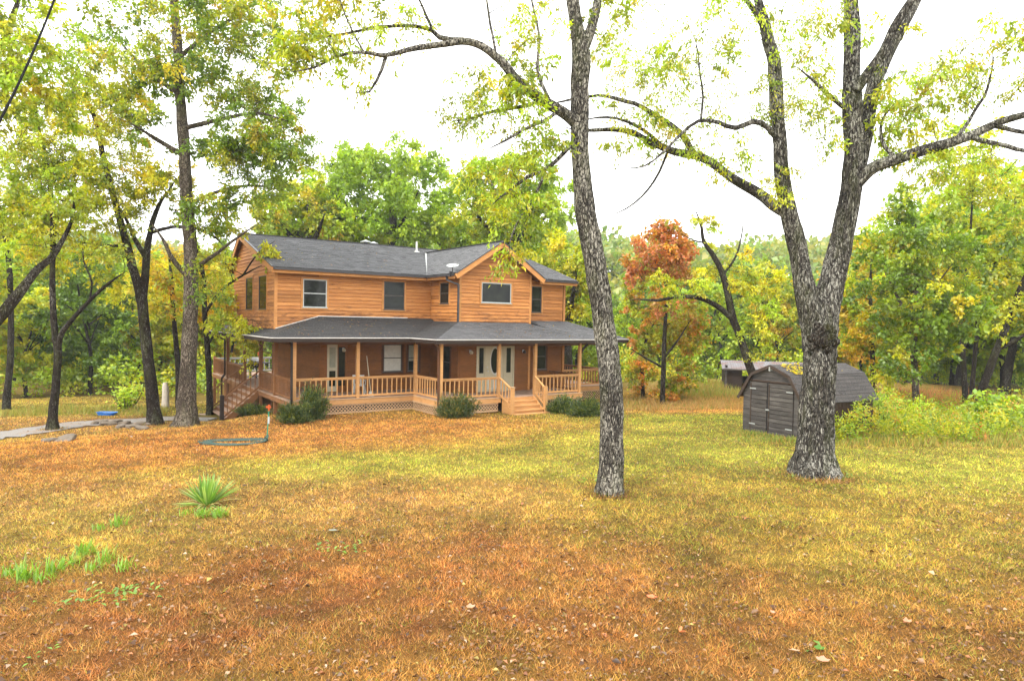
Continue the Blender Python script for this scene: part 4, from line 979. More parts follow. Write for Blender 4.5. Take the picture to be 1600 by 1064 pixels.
# ------------------------------------------------------------------ shed with a gambrel roof
def shed():
    Fp = at(1160, 672, 24.38); Np = at(1250, 688, 22.3); d = Np - Fp; ang = math.atan2(d[1], d[0]); wd = math.hypot(d[0], d[1]); Lg = 4.0
    t = empty('garden_shed', (Fp[0], Fp[1], Fp[2] + .0), ang); tag(t, 'weathered dark wooden garden shed with a gambrel roof behind the big forked tree', 'shed')
    H, H2, H3 = 1.42, 2.10, 2.40; x1, x2 = .0, wd; b1, b2 = .42, wd - .42; mid = wd / 2
    prof = lambda z: (0, wd) if z < H else ((.42 * (z - H) / (H2 - H) - .02, wd - .42 * (z - H) / (H2 - H) + .02) if z < H2 else (b1 + (mid - b1) * (z - H2) / (H3 - H2), b2 - (b2 - mid) * (z - H2) / (H3 - H2)))
    def body(y0, y1, name, mat='inside'):
        V = []
        for y in (y0, y1): V += [(0, y, 0), (wd, y, 0), (wd, y, H), (b2, y, H2), (mid, y, H3), (b1, y, H2), (0, y, H)]
        return MB().poly(V, [tuple(range(7)), tuple(range(13, 6, -1))] + [(i, 7 + i, 7 + (i + 1) % 7, (i + 1) % 7) for i in range(7)]).build(name, MT[mat], t)
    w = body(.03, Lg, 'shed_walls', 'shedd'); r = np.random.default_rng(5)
    d0, d1, dz = .32, wd - .28, 1.84
    z = .0
    while z < H3 - .02:
        zt = min(z + .155, H3 - .01); (a0, a1), (c0, c1) = prof(z), prof(zt)
        segs = [(a0, a1, c0, c1)] if z >= dz - .01 else [(a0, d0, c0, d0), (d1, a1, d1, c1)]
        for s0, s1, q0, q1_ in segs:
            if s1 - s0 > .04: MB().hexa([(s0, -.0, z), (s1, -.0, z), (s1, .028, z), (s0, .028, z), (q0, .016, zt - .004), (q1_, .016, zt - .004), (q1_, .028, zt - .004), (q0, .028, zt - .004)]).build('wall_board', MT['shedw'], w)
        z += .155
    # two plank doors
    dm = d0 + (d1 - d0) * .42
    for (a, b, nm) in ((d0 + .01, dm - .03, 'left'), (dm + .03, d1 - .01, 'right')):
        z = .02; dd = empty('door', (0, 0, 0)); dd.parent = t
        while z < dz - .05:
            zt = min(z + .15, dz); MB().box(a, b, -.035 + r.normal() * .006, -.002, z, zt - .016).build('door_board', MT['shedw'], dd); z += .15
        MB().box(a + .02, a + .06, -.05, -.036, .1, dz - .08).build('edge_batten', MT['shedt'], dd); 
        for hz in (.3, 1.55): MB().box((a if nm == 'left' else b - .26), (a + .26 if nm == 'left' else b), -.058, -.05, hz, hz + .035).build('hinge', MT['sash'], dd)
    MB().box(dm - .028, dm + .028, .0, .027, .02, dz).build('door_gap', MT['black'], t); MB().box(dm - .05, dm + .09, -.06, -.04, .86, .90).build('latch', MT['sash'], t)
    MB().box(d0 - .06, d1 + .06, -.03, .0, dz + .0, dz + .05).build('door_header', MT['shedt'], t)
    # side walls of vertical boards
    y = .03
    while y < Lg - .05:
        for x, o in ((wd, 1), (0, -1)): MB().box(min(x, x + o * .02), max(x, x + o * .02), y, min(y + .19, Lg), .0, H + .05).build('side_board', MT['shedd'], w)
        y += .197
    # gambrel roof
    def slab(p0, p1, p2, p3, nm):
        P = np.array([p0, p1, p2, p3], float); e = norm(P[1] - P[0]); n_ = norm(np.cross(P[1] - P[0], P[3] - P[0])); n_ = n_ if n_[2] > 0 else -n_; up = norm(P[3] - P[0]); L_ = np.linalg.norm(P[1] - P[0]); T = np.linalg.norm(P[3] - P[0])
        o = MB().slab(P, .035, n_).build(nm, MT['shedt'], t); V, F_, UV = [], [], []; k = 0; tt = 0
        while tt < T - .01:
            t2 = min(tt + .14, T); m = int(L_ / .3)
            for i in range(m):
                g = L_ / m; xa, xb = i * g + .003, (i + 1) * g - .003; hg = .007 + r.random() * .007; lo = tt - .02 * r.random(); b0 = len(V)
                for X_, T_, H_ in ((xa, lo, hg), (xb, lo, hg), (xb, t2, .004), (xa, t2, .004), (xa, lo, 0), (xb, lo, 0)): V.append(P[0] + e * X_ + up * T_ + n_ * H_); UV.append((X_ + k * .17, T_))
                f1, f2 = (b0, b0 + 1, b0 + 2, b0 + 3), (b0 + 4, b0 + 5, b0 + 1, b0); F_ += [f1, f2]
            tt = t2; k += 1
        s_ = link('shingles', new_mesh('shingles', V, F_, MT['shedr'], uv=UV), o); tag(s_, kind='stuff')
    ya, yb = -.10, Lg + .08; ov = .16; z0 = H - .19
    slab((wd + ov, ya, z0), (wd + ov, yb, z0), (b2, yb, H2 + .04), (b2, ya, H2 + .04), 'roof_lower'); slab((b2, ya, H2 + .045), (b2, yb, H2 + .045), (mid, yb, H3 + .05), (mid, ya, H3 + .05), 'roof_upper')
    slab((-ov, yb, z0), (-ov, ya, z0), (b1, ya, H2 + .04), (b1, yb, H2 + .04), 'roof_lower'); slab((b1, yb, H2 + .045), (b1, ya, H2 + .045), (mid, ya, H3 + .05), (mid, yb, H3 + .05), 'roof_upper')
    for a, b in (((-ov, z0), (b1, H2 + .04)), ((b1, H2 + .04), (mid, H3 + .05)), ((mid, H3 + .05), (b2, H2 + .04)), ((b2, H2 + .04), (wd + ov, z0))):
        MB().beam((a[0], ya - .012, a[1] - .055), (b[0], ya - .012, b[1] - .055), .022, .10).build('rake_board', MT['shedt'], t)
    MB().box(mid - .02, mid + .02, -.14, -.0, H3 - .16, H3 - .02).build('ridge_end', MT['sash'], t)
    for x in (.1, wd - .1):
        for y in (.1, Lg / 2, Lg - .15): MB().box(x - .08, x + .08, y - .1, y + .1, -.35, 0).build('skid_block', MT['shedd'], t)
    # fallen leaves on the roof
    n = 260; rr = np.random.default_rng(8); U_ = rr.random(n) ** 1.3; Yv = .2 + rr.gamma(2, .35, n); Pp = np.stack([b2 - (b2 - mid) * U_, Yv, (H2 + .08) + (H3 - H2) * U_], -1)
    V, Fc, C = leaves(Pp, rr.normal(size=(n, 3)) * [1, 1, .1], np.tile([.4, 0, 1.], (n, 1)), np.full(n, .09), np.full(n, .05), pal_pick(rr, 'gold', n))
    o = link('roof_leaf_litter', new_mesh('roof_leaf_litter', V, Fc, MT['litter'], col=C), None, tuple(t.location)); o.rotation_euler = (0, 0, ang); tag(o, kind='stuff')
shed()

# ------------------------------------------------------------------ open lean-to barn
def barn():
    c = Gn(1134, 609); t = empty('open_barn', c, math.radians(-13)); t.scale = (.76, .66, .70); k = c[1] / F_PX
    tag(t, 'low open-sided barn with rusty grey metal roof at the meadow edge', 'barn')
    Lx, Dy = 6.2, 4.6; h0, h1 = 1.9, 2.55
    MB().box(.0, 1.25, -.02, .04, 0, h0).build('front_wall', MT['darkw'], t); MB().box(-.05, .1, 0, Dy, 0, h0 + .3).build('end_wall', MT['darkw'], t); MB().box(1.25, Lx, Dy - .1, Dy, 0, 1.0).build('back_wall', MT['darkw'], t)
    for x in (-.02, 2.3, 4.3, 6.1): MB().box(x - .07, x + .07, -.08, .06, 0, h0).build('post', MT['shedw'], t)
    for x in (2.3, 4.3, 6.1): MB().box(x - .07, x + .07, Dy - .3, Dy - .16, 0, h1).build('post', MT['darkw'], t)
    # corrugated metal sheets
    for i in range(9):
        x0 = -.35 + i * .78; x1 = x0 + .80; V, F_ = [], []; n = 17
        for j in range(n):
            x = x0 + (x1 - x0) * j / (n - 1); dz = .018 * math.cos(j * math.pi / 2) + .004 * (i % 2)
            hl = -.28 * max(0, 1 - i / 4.0)
            V += [(x, -.45, h0 + .05 + dz + hl * .3), (x, Dy * .5, h0 + .65 + dz), (x, Dy + .3, h0 + .10 + dz)]
        for j in range(n - 1):
            for m in (0, 1): F_.append((j*3+m, (j+1)*3+m, (j+1)*3+m+1, j*3+m+1))
        MB().poly(V, F_).build('roof_sheet', MT['rust'], t)
    MB().beam((-.3, -.42, h0 - .03), (Lx + .3, -.42, h0 - .03), .05, .12).build('fascia', MT['shedw'], t)
barn()

# ------------------------------------------------------------------ hero trees
def depth_of(p):
    t = math.radians(PITCH); return p[1] * math.cos(t) - (p[2] - CAMZ) * math.sin(t)
def limbs(base_px, D, *ls):
    """first list is the trunk from the ground up; each limb may carry its own distance change"""
    out = []
    for i, l in enumerate(ls):
        dd = D
        if isinstance(l, tuple): l, d0, d1 = l; dd = np.linspace(D + d0, D + d1, len(l))
        P, R = px_limb(l, dd if hasattr(dd, '__len__') else D); 
        R = R.copy(); R[-1] *= .3
        if i == 0: P = np.concatenate([[P[0] - np.array([0, 0, .25])], P]); R = np.concatenate([[R[0] * 1.15], R])
        out.append((P, R, i == 0))
    return out
R1 = np.random.default_rng(11)
def cl(n, cx, cy, rx, ry, D, rd, gap=0): return ell_clumps(R1, n, cx, cy, rx, ry, D, rd, gap)

# leaning slim tree in front of the porch corner
bA = Gn(952, 772); DA = depth_of(bA)
sA = limbs(None, DA, [(952, 772, 44), (954, 745, 39), (956, 690, 36), (956, 620, 35), (951, 560, 34), (943, 500, 33), (934, 440, 33), (925, 390, 32), (915, 330, 31), (909, 270, 29), (905, 200, 28), (906, 140, 27), (908, 85, 27), (899, 30, 20), (890, -30, 18), (880, -120, 14), (870, -230, 8)],
 ([(908, 90, 18), (925, 40, 15), (934, 0, 13), (940, -60, 11), (960, -160, 7)], 0, .6),
 ([(905, 198, 18), (885, 180, 17), (840, 152, 17), (806, 125, 15), (782, 95, 13), (755, 74, 12), (725, 64, 11), (691, 69, 9), (650, 76, 8), (603, 88, 6), (569, 83, 5), (501, 101, 4), (454, 112, 3)], 0, -1.6),
 ([(725, 63, 8), (684, 57, 8), (677, 49, 7), (654, 42, 6), (620, 41, 5.5), (586, 44, 5), (552, 51, 4), (518, 57, 4), (485, 55, 3), (450, 46, 2)], -.7, -.6),
 ([(677, 49, 5), (668, 30, 4.5), (660, 12, 4), (640, -30, 3)], -.7, -1.2), ([(603, 88, 6), (597, 104, 5.5), (585, 125, 4.5), (573, 140, 3.5), (550, 143, 2.5)], -1.1, -1.5),
 ([(570, 84, 3.5), (550, 50, 3), (535, 20, 2.5), (520, -20, 2)], -1.2, -1.5),
 ([(903, 216, 8), (873, 247, 6.5), (853, 265, 6), (823, 277, 5), (799, 294, 4), (770, 320, 2.5)], 0, -.5), ([(853, 265, 5), (840, 298, 4.5), (820, 331, 4), (803, 358, 3), (795, 385, 2)], -.2, -.3),
 ([(845, 158, 6), (810, 168, 5.5), (772, 174, 5), (731, 186, 4), (700, 190, 2)], -.4, .5), ([(870, 175, 6), (853, 188, 5.5), (823, 200, 5), (789, 220, 4), (755, 237, 2.5)], -.2, -.9),
 ([(860, 160, 6), (840, 112, 5.5), (843, 61, 4.5), (831, 0, 3.5), (825, -60, 3)], -.3, .4), ([(775, 92, 5), (772, 68, 4.5), (765, 34, 4), (762, 0, 3.5), (755, -50, 2.5)], -.6, -.2))
cA = cl(22, 500, 75, 75, 28, DA - 1.3, .7) + cl(15, 500, 12, 80, 30, DA - 1, .8) + cl(6, 600, 60, 50, 25, DA - 1.1, .6) + cl(7, 650, 25, 60, 30, DA - .8, .6) + cl(3, 560, 125, 30, 18, DA - 1.4, .4) \
   + cl(22, 775, 135, 62, 45, DA - .3, 1.0) + cl(18, 830, 60, 55, 60, DA, 1.0) + cl(16, 800, 190, 80, 35, DA - .3, .9) + cl(10, 735, 180, 40, 20, DA, .6) + cl(22, 790, 275, 75, 40, DA - .3, .9) + cl(14, 800, 330, 55, 30, DA - .3, .7) \
   + cl(12, 850, 240, 40, 60, DA, .8) + cl(8, 950, 40, 40, 45, DA + .4, .8) + cl(20, 860, -120, 150, 90, DA, 1.5) + cl(5, 800, 400, 22, 20, DA - .3, .2)
w, f = grow(sA, cA, .42, 'mixed', 21, 6, 9, (.10, .034), droop=.75, rough=.14, trunk_n=48, flare=.10, twig_r=.0035, pal2=('lime', .3), branch_scale=.7)
make_tree('lichen_tree', 'slim leaning tree with lichen-spotted trunk in front of the porch corner', 'tree', w, f, MT['barkA'], bA)

# large forked tree in front of the shed
bB = Gn(1272, 742); DB = depth_of(bB)
sB = limbs(None, DB, [(1272, 742, 74), (1272, 715, 60), (1274, 680, 54), (1277, 640, 50), (1280, 600, 48), (1281, 560, 48), (1282, 520, 50), (1286, 485, 46), (1297, 450, 37), (1309, 400, 33), (1321, 350, 32), (1330, 300, 31), (1333, 240, 28), (1332, 180, 27), (1331, 100, 25), (1330, 30, 23), (1330, -40, 20), (1325, -140, 14), (1320, -240, 8)],
 ([(1277, 545, 40), (1271, 505, 38), (1263, 470, 33), (1254, 430, 29), (1246, 390, 27), (1236, 350, 26), (1228, 315, 24), (1222, 270, 22), (1219, 220, 21), (1213, 150, 20), (1207, 90, 19), (1197, 45, 17), (1185, 0, 13), (1175, -60, 11), (1160, -150, 7)], 0, -.6),
 ([(1197, 48, 10), (1172, 8, 8), (1155, -10, 7), (1130, -50, 5)], -.5, -1),
 ([(1328, 315, 20), (1344, 250, 23), (1357, 170, 22), (1372, 115, 21), (1397, 60, 20), (1425, 10, 18), (1445, -40, 16), (1470, -130, 10)], .1, .9),
 ([(1338, 142, 14), (1356, 115, 14), (1377, 85, 14), (1400, 38, 13), (1424, 0, 12), (1450, -50, 9)], -.2, -.9),
 ([(1334, 292, 20), (1362, 264, 18), (1400, 249, 17), (1457, 232, 16), (1518, 212, 14), (1565, 190, 12), (1610, 178, 10), (1680, 150, 8), (1760, 140, 5)], 0, -2),
 ([(1518, 214, 9), (1540, 222, 8), (1565, 226, 7), (1600, 236, 6), (1660, 240, 4)], -1.1, -1.2), ([(1555, 197, 8), (1600, 207, 6.5), (1660, 200, 4)], -1.3, -1),
 ([(1228, 332, 18), (1205, 318, 17), (1189, 305, 17), (1142, 277, 15), (1095, 246, 13), (1048, 236, 12), (1010, 220, 10), (987, 207, 9), (950, 203, 7), (926, 204, 6), (880, 200, 4)], 0, 1.6),
 ([(1085, 243, 10), (1062, 207, 9), (1020, 178, 8), (987, 160, 7), (935, 150, 5), (890, 155, 4), (850, 160, 3)], .8, 2.2), ([(1040, 233, 6), (1000, 200, 5), (945, 183, 4), (905, 190, 3)], 1, .6),
 ([(1210, 212, 10), (1195, 196, 9), (1180, 190, 9), (1160, 197, 8), (1147, 200, 8), (1120, 190, 7), (1095, 188, 6), (1067, 207, 5), (1040, 235, 4), (1010, 258, 3), (960, 262, 2)], -.4, -1.5),
 ([(1042, 240, 4.5), (1030, 270, 4), (1000, 310, 3), (970, 330, 2), (940, 340, 1.2)], 1, 1.3),
 ([(1318, 168, 7), (1290, 145, 6), (1275, 130, 5), (1245, 105, 3.5)], -.3, -1), ([(1400, 249, 7), (1380, 225, 5), (1378, 190, 4), (1400, 160, 3)], -.5, .2), ([(1490, 222, 6), (1520, 180, 5), (1545, 130, 4), (1550, 80, 3)], -1, -.4),
 ([(1095, 188, 4), (1098, 150, 3.5), (1092, 100, 3), (1085, 50, 2)], -1, -1.2))
cB = cl(46, 1080, 130, 85, 75, DB - .3, 1.6) + cl(36, 990, 120, 75, 80, DB + .8, 1.2) + cl(12, 1010, 225, 65, 35, DB + .8, .8) + cl(38, 1235, 150, 50, 75, DB - .4, 1.0) + cl(24, 1270, 45, 70, 40, DB - .2, 1.2) + cl(9, 1130, 230, 50, 35, DB - .5, .8) \
   + cl(7, 1225, 285, 20, 40, DB - .6, .4) + cl(8, 1290, 190, 30, 50, DB - .6, .5) + cl(14, 1150, 20, 90, 45, DB - .6, 1.0) + cl(36, 1450, 140, 80, 55, DB - .5, 1.4) + cl(34, 1560, 90, 60, 80, DB - 1, 1.4) + cl(20, 1500, 260, 90, 40, DB - .8, 1) + cl(12, 1400, 200, 50, 35, DB - .2, .8) + cl(30, 1380, -120, 220, 90, DB, 2.2) + cl(10, 1030, 20, 90, 40, DB + .5, 1) + cl(3, 1395, 60, 40, 40, DB + .4, .4)
w, f = grow(sB, cB, .46, 'mixed', 22, 6, 9, (.105, .034), droop=.85, rough=.15, trunk_n=64, flare=.12, twig_r=.0035, pal2=('lime', .35), branch_scale=.7)
tB = make_tree('forked_tree', 'large forked tree with grey lichen-patched bark standing in front of the shed', 'tree', w, f, MT['barkB'], bB)
def burl():
    import bmesh
    bm = bmesh.new(); r = np.random.default_rng(3); k = DB / F_PX
    for (px, py, s) in ((1284, 516, 9), (1272, 530, 11), (1286, 534, 13), (1298, 527, 10), (1278, 510, 8), (1294, 512, 9), (1304, 535, 9), (1268, 541, 8), (1290, 546, 9), (1280, 522, 9), (1300, 517, 8)):
        q = at(px, py, DB - .36) - np.array(bB); g = bmesh.ops.create_icosphere(bm, subdivisions=3, radius=s * k * .85)
        for v in g['verts']: v.co = v.co * (1 + .5 * (float(vn(np.array([v.co[:]]) * 16 + px)[0]) - .5)) + Vector(q)
    me = bpy.data.meshes.new('burl'); bm.to_mesh(me); bm.free(); me.materials.append(MT['barkD'])
    me.polygons.foreach_set('use_smooth', np.ones(len(me.polygons), bool)); link('burl', me, tB)
    q = at(1284, 519, DB - .40) - np.array(bB); V, Fc = tube(np.array([q + [0, .12, 0], q, q + [0, -.03, 0]]), np.array([.10, .10, .03]), 12, .2, 3)
    link('hollow', new_mesh('hollow', V, Fc, MT['inside'], True), tB)
burl()
DAB = [(bA, .30, 'A'), (bB, .55, 'B')]

# left group
b1 = Gn(291, 666); D1 = depth_of(b1)
s1 = limbs(None, D1, [(290, 668, 36), (291, 640, 28), (293, 600, 25), (295, 550, 22), (297, 500, 21), (299, 440, 20), (297, 380, 19), (292, 310, 18), (289, 250, 17), (284, 180, 15), (279, 100, 14), (272, 0, 12), (265, -100, 9), (258, -220, 5)],
 ([(297, 425, 8), (330, 402, 6), (370, 372, 4), (410, 345, 2)], 0, -1.5), ([(296, 435, 9), (270, 405, 7), (255, 375, 5), (230, 340, 3)], 0, -1.2), ([(290, 200, 8), (340, 188, 6), (400, 178, 5), (450, 190, 3)], 0, -1), ([(285, 150, 8), (240, 120, 6), (200, 80, 4), (170, 40, 3)], 0, 1.5), ([(280, 90, 7), (330, 50, 6), (390, 10, 4), (430, -40, 3)], 0, 1),
 ([(292, 320, 7), (340, 300, 5), (400, 290, 4), (450, 300, 2)], 0, 1.5), ([(290, 245, 8), (240, 215, 6), (200, 190, 4)], 0, -2))
c1 = cl(215, 310, 110, 175, 150, D1, 3.4, .27) + cl(95, 410, 240, 75, 80, D1, 2.2, .25) + cl(18, 345, 335, 45, 35, D1, 1.5) + cl(10, 325, 440, 30, 45, D1 + .3, 1) + cl(40, 280, -70, 210, 70, D1, 3) + cl(14, 430, 110, 50, 70, D1 - .5, 1.2) 
w, f = grow(s1, c1, .62, 'mixed', 31, 8, 12, (.125, .068), droop=.5, rough=.14, trunk_n=30, flare=.45, twig_r=.006, pal2=('green', .45))
make_tree('big_tree', 'tall thick grey-barked tree beside the side stairs, right one of the left group', 'tree', w, f, MT['barkG'], b1)
b2 = Gn(242, 664); D2 = depth_of(b2)
s2 = limbs(None, D2, [(242, 665, 24), (240, 640, 19), (236, 600, 17), (230, 550, 16), (225, 500, 15), (220, 460, 15), (208, 420, 12), (198, 380, 11), (188, 345, 10), (175, 300, 9), (160, 240, 8), (150, 190, 7), (130, 150, 5), (100, 120, 4)],
 ([(222, 472, 12), (227, 430, 12), (229, 400, 11), (234, 370, 9), (238, 350, 8), (250, 320, 6), (275, 280, 4)], 0, .8), ([(227, 402, 8), (213, 378, 7), (200, 350, 5), (185, 320, 4)], .3, -.6), ([(236, 364, 6), (262, 356, 5), (290, 357, 5), (330, 366, 4), (350, 385, 2)], .3, -1.3), ([(200, 385, 5), (170, 384, 4), (120, 378, 3)], 0, -1), ([(178, 300, 5), (130, 270, 4), (90, 240, 3)], 0, -1.2))
c2 = cl(170, 145, 240, 130, 125, D2, 2.6, .27) + cl(24, 120, 375, 100, 40, D2, 1.8) + cl(26, 235, 300, 70, 70, D2, 1.6) + cl(22, 190, 130, 80, 70, D2, 2) + cl(5, 190, 440, 45, 25, D2, 1)
w, f = grow(s2, c2, .58, 'yellow', 32, 8, 11, (.12, .062), droop=.5, rough=.12, trunk_n=24, flare=.35, twig_r=.006, pal2=('mixed', .55))
make_tree('slender_tree', 'slender dark tree forking at head height just left of the big grey tree', 'tree', w, f, MT['barkD'], b2)
b3 = Gn(82, 672); D3 = depth_of(b3)
s3 = limbs(None, D3, [(82, 672, 18), (83, 650, 13.5), (87, 600, 11.5), (90, 545, 11), (86, 520, 9), (83, 480, 8.5), (82, 420, 8), (83, 370, 8), (82, 330, 7), (75, 270, 6), (60, 200, 5), (50, 120, 4)],
 ([(90, 548, 8), (97, 520, 7.5), (110, 503, 7), (140, 470, 6), (165, 447, 5), (195, 425, 4)], 0, -1), ([(140, 470, 3), (143, 440, 3), (132, 410, 2.5), (130, 380, 2)], -.6, -1), ([(83, 350, 6), (100, 330, 5), (130, 300, 4), (150, 260, 3)], 0, .8))
c3 = cl(75, 60, 280, 90, 95, D3, 2, .27) + cl(9, 100, 400, 80, 45, D3, 1.3) + cl(6, 170, 400, 40, 30, D3 - 1, .6)
w, f = grow(s3, c3, .55, 'mixed', 33, 7, 11, (.12, .062), droop=.5, rough=.12, trunk_n=20, flare=.35, twig_r=.006, pal2=('lime', .5))
make_tree('young_tree', 'thin dark-trunked tree with one long side limb beside the driveway', 'tree', w, f, MT['barkD'], b3)
D4 = 19.0; b4 = Gn(-140, 700)
b4 = np.array([at(-150, 690, D4)[0], at(-150, 690, D4)[1], 0]); b4[2] = float(gz(b4[0], b4[1]))
l4 = [(-60, 560, 26), (0, 495, 22), (20, 470, 20), (40, 445, 17), (60, 420, 15), (78, 405, 12), (95, 380, 9), (110, 350, 7), (118, 310, 5)]
l4 = [(a, b, c * .78) for a, b, c in l4]; P4, R4 = px_limb(l4, np.linspace(D4, D4 + 1.5, len(l4))); P4 = np.concatenate([[b4 - [0, 0, .3], b4 + (P4[0] - b4) * .45], P4]); R4 = np.concatenate([[.38, .3], R4])
lb = px_limb([(-60, 560, 20), (-70, 420, 18), (-60, 260, 15), (-20, 120, 11), (20, 20, 8), (40, -60, 5)], D4)
c4 = cl(110, 30, 110, 100, 125, D4, 2.0, .25) + cl(14, 20, 350, 60, 50, D4 + .5, 1) + cl(12, 110, 330, 40, 30, D4 + 1.5, .8) + cl(20, 60, -40, 130, 50, D4, 2) + cl(12, -80, 300, 60, 120, D4, 2)
w, f = grow([(P4, R4, True), (lb[0], lb[1], False)], c4, .45, 'mixed', 34, 7, 11, (.115, .06), droop=.5, rough=.12, trunk_n=24, flare=.3, twig_r=.005, pal2=('lime', .4))
make_tree('leaning_tree', 'dark tree leaning in from beyond the left edge of the lawn', 'tree', w, f, MT['barkD'], b4)
def simple_tree(name, label, cat, base_px, l, extra, clumps, rad, pal, seed, bark, lsize, D=None, dd=0, tw=7, lf=10, pal2=None, tn=14, droop=.4, group=None, fl=.3):
    b = Gn(*base_px) if D is None else None
    if D is None: D = depth_of(b)
    else:
        q = at(base_px[0], base_px[1], D); b = np.array([q[0], q[1], float(gz(q[0], q[1]))])
    s = limbs(None, D, l, *extra); s[0][0][0] = b - np.array([0, 0, .3])
    c = []
    for k in clumps: c += cl(k[0], k[1], k[2], k[3], k[4], D + (k[6] if len(k) > 6 else 0), k[5], .28 if k[0] > 30 else 0)
    w, f = grow(s, c, rad, pal, seed, tw, lf, lsize, droop=droop, rough=.12, trunk_n=tn, flare=fl, twig_r=.004 + D * .00012, pal2=pal2)
    return make_tree(name, label, cat, w, f, MT[bark], b, group)
simple_tree('thin_tree', 'thin dark tree with drooping yellow leaves right against the side stairs', 'tree', (326, 648), [(327, 648, 10), (327, 600, 9), (324, 545, 9), (320, 490, 8), (318, 440, 7), (312, 400, 6), (300, 350, 4)], [([(320, 490, 5), (345, 455, 4), (380, 430, 3), (420, 410, 2)], 0, -2), ([(324, 540, 4), (350, 505, 3), (395, 500, 2.5)], 0, -2.5), ([(380, 430, 3), (400, 400, 2.5), (430, 375, 2)], -2, -2.6)],
    [(8, 340, 430, 28, 45, 1, -2), (12, 345, 500, 30, 18, .8, -1.8), (12, 398, 513, 32, 15, .5, -2.5), (4, 392, 548, 8, 22, .3, -2.5), (6, 425, 395, 25, 15, .4, -2.4), (3, 443, 412, 14, 14, .3, -2.5), (8, 330, 380, 30, 30, 1, -1)], .42, 'yellow', 41, 'barkD', (.12, .06), pal2=('lime', .3), droop=.8)
simple_tree('back_tree', 'dark tree standing close behind the thick grey-barked trunk', 'tree', (280, 637), [(280, 637, 11), (279, 600, 9), (277, 560, 8), (272, 500, 7), (268, 440, 6), (262, 380, 4)], [], [(40, 265, 440, 50, 60, 2), (20, 330, 480, 40, 40, 2)], .7, 'yellow', 42, 'barkD', (.17, .09), pal2=('gold', .4))
simple_tree('far_left_tree', 'slim pale-trunked tree at the far left behind the leaning limb', 'tree', (10, 640), [(10, 640, 11), (16, 560, 9), (17, 480, 8), (14, 415, 8), (8, 370, 7), (-4, 330, 6), (-10, 250, 4)], [], [(40, -10, 330, 70, 60, 2), (26, 20, 420, 60, 40, 2)], .75, 'lime', 43, 'barkF', (.16, .09), pal2=('mixed', .4))
# behind the house
def roof_tree(label, bx, D, cx, cy, rx, ry, n, pal, seed, pal2=None, rad=.95, ls=(.25, .15), name='broadleaf_tree', group=None, wpx=16):
    top = cy - ry * .6
    return simple_tree(name, label, 'tree', (bx, 560), [(bx, 600, wpx * 1.3), (bx, 520, wpx), (bx + 3, 440, wpx * .9), (bx + 4, cy + ry * .3, wpx * .7), (bx + 2, cy - ry * .2, wpx * .4), (bx, top, wpx * .2)],
        [([(bx + 3, cy + ry * .8, wpx * .6), (bx + s * rx * .45, cy + ry * .25, wpx * .4), (bx + s * rx * .75, cy - ry * .2, wpx * .2)], 0, q) for s, q in ((1, 2), (-1, -2), (.5, -3), (-.5, 3))],
        [(n, cx, cy, rx, ry, min(6, rx * D / F_PX * .9))], rad, pal, seed, 'barkF', ls, D=D, tw=9, lf=13, pal2=pal2, group=group)
roof_tree('broad bright green tree rising behind the middle of the main roof', 610, 52, 600, 310, 125, 88, 200, 'bright', 51, ('lime', .2), 1.05)
roof_tree('yellow-green tree behind the house between the gable and the leaning trunk', 800, 50, 800, 330, 95, 85, 130, 'lime', 52, ('bright', .35), .95)
roof_tree('loose green tree rising over the left end of the main roof', 480, 48, 470, 345, 75, 62, 90, 'lime', 53, ('mixed', .4), .9)
roof_tree('golden-leaved tree close behind the right end of the house', 885, 43, 893, 440, 45, 85, 100, 'yellow', 54, ('lime', .3), .75, (.19, .11))
roof_tree('dark green tree seen between roof and upper branches on the far side of the gable', 740, 60, 735, 380, 90, 55, 80, 'bright', 55, ('yellow', .3), 1.1)
# red and orange tree
simple_tree('red_tree', 'tree with rusty red top and orange lower leaves beyond the right end of the house', 'tree', (1035, 633), [(1035, 634, 9), (1036, 600, 7.5), (1037, 560, 7), (1040, 490, 6), (1042, 430, 5), (1040, 370, 3)], [([(1037, 560, 4), (1060, 530, 3), (1080, 500, 2)], 0, -1), ([(1037, 575, 4), (1010, 560, 3), (985, 545, 2)], 0, -1)],
    [(52, 1030, 395, 42, 34, 1.8), (16, 1055, 435, 34, 22, 1.4), (14, 1000, 420, 22, 22, 1.2), (9, 1040, 357, 24, 12, .8), (14, 1040, 478, 45, 14, 1.2), (10, 1065, 385, 18, 22, .8)], .46, 'red', 61, 'barkD', (.15, .085), pal2=('orange', .25), tw=6, lf=9)
simple_tree('orange_tree', 'small orange and green tree just below the rusty red crown', 'tree', (1005, 626), [(1005, 628, 7), (1004, 600, 6), (1003, 570, 5), (1010, 530, 4), (1030, 490, 3)], [], [(70, 1045, 525, 60, 48, 1.6), (16, 1000, 580, 26, 20, 1), (12, 1060, 585, 40, 18, 1), (10, 1030, 612, 40, 12, 1), (14, 1085, 500, 22, 40, 1), (24, 1005, 455, 38, 40, 1.2, 1)], .46, 'orange', 62, 'barkD', (.14, .08), pal2=('mixed', .4))
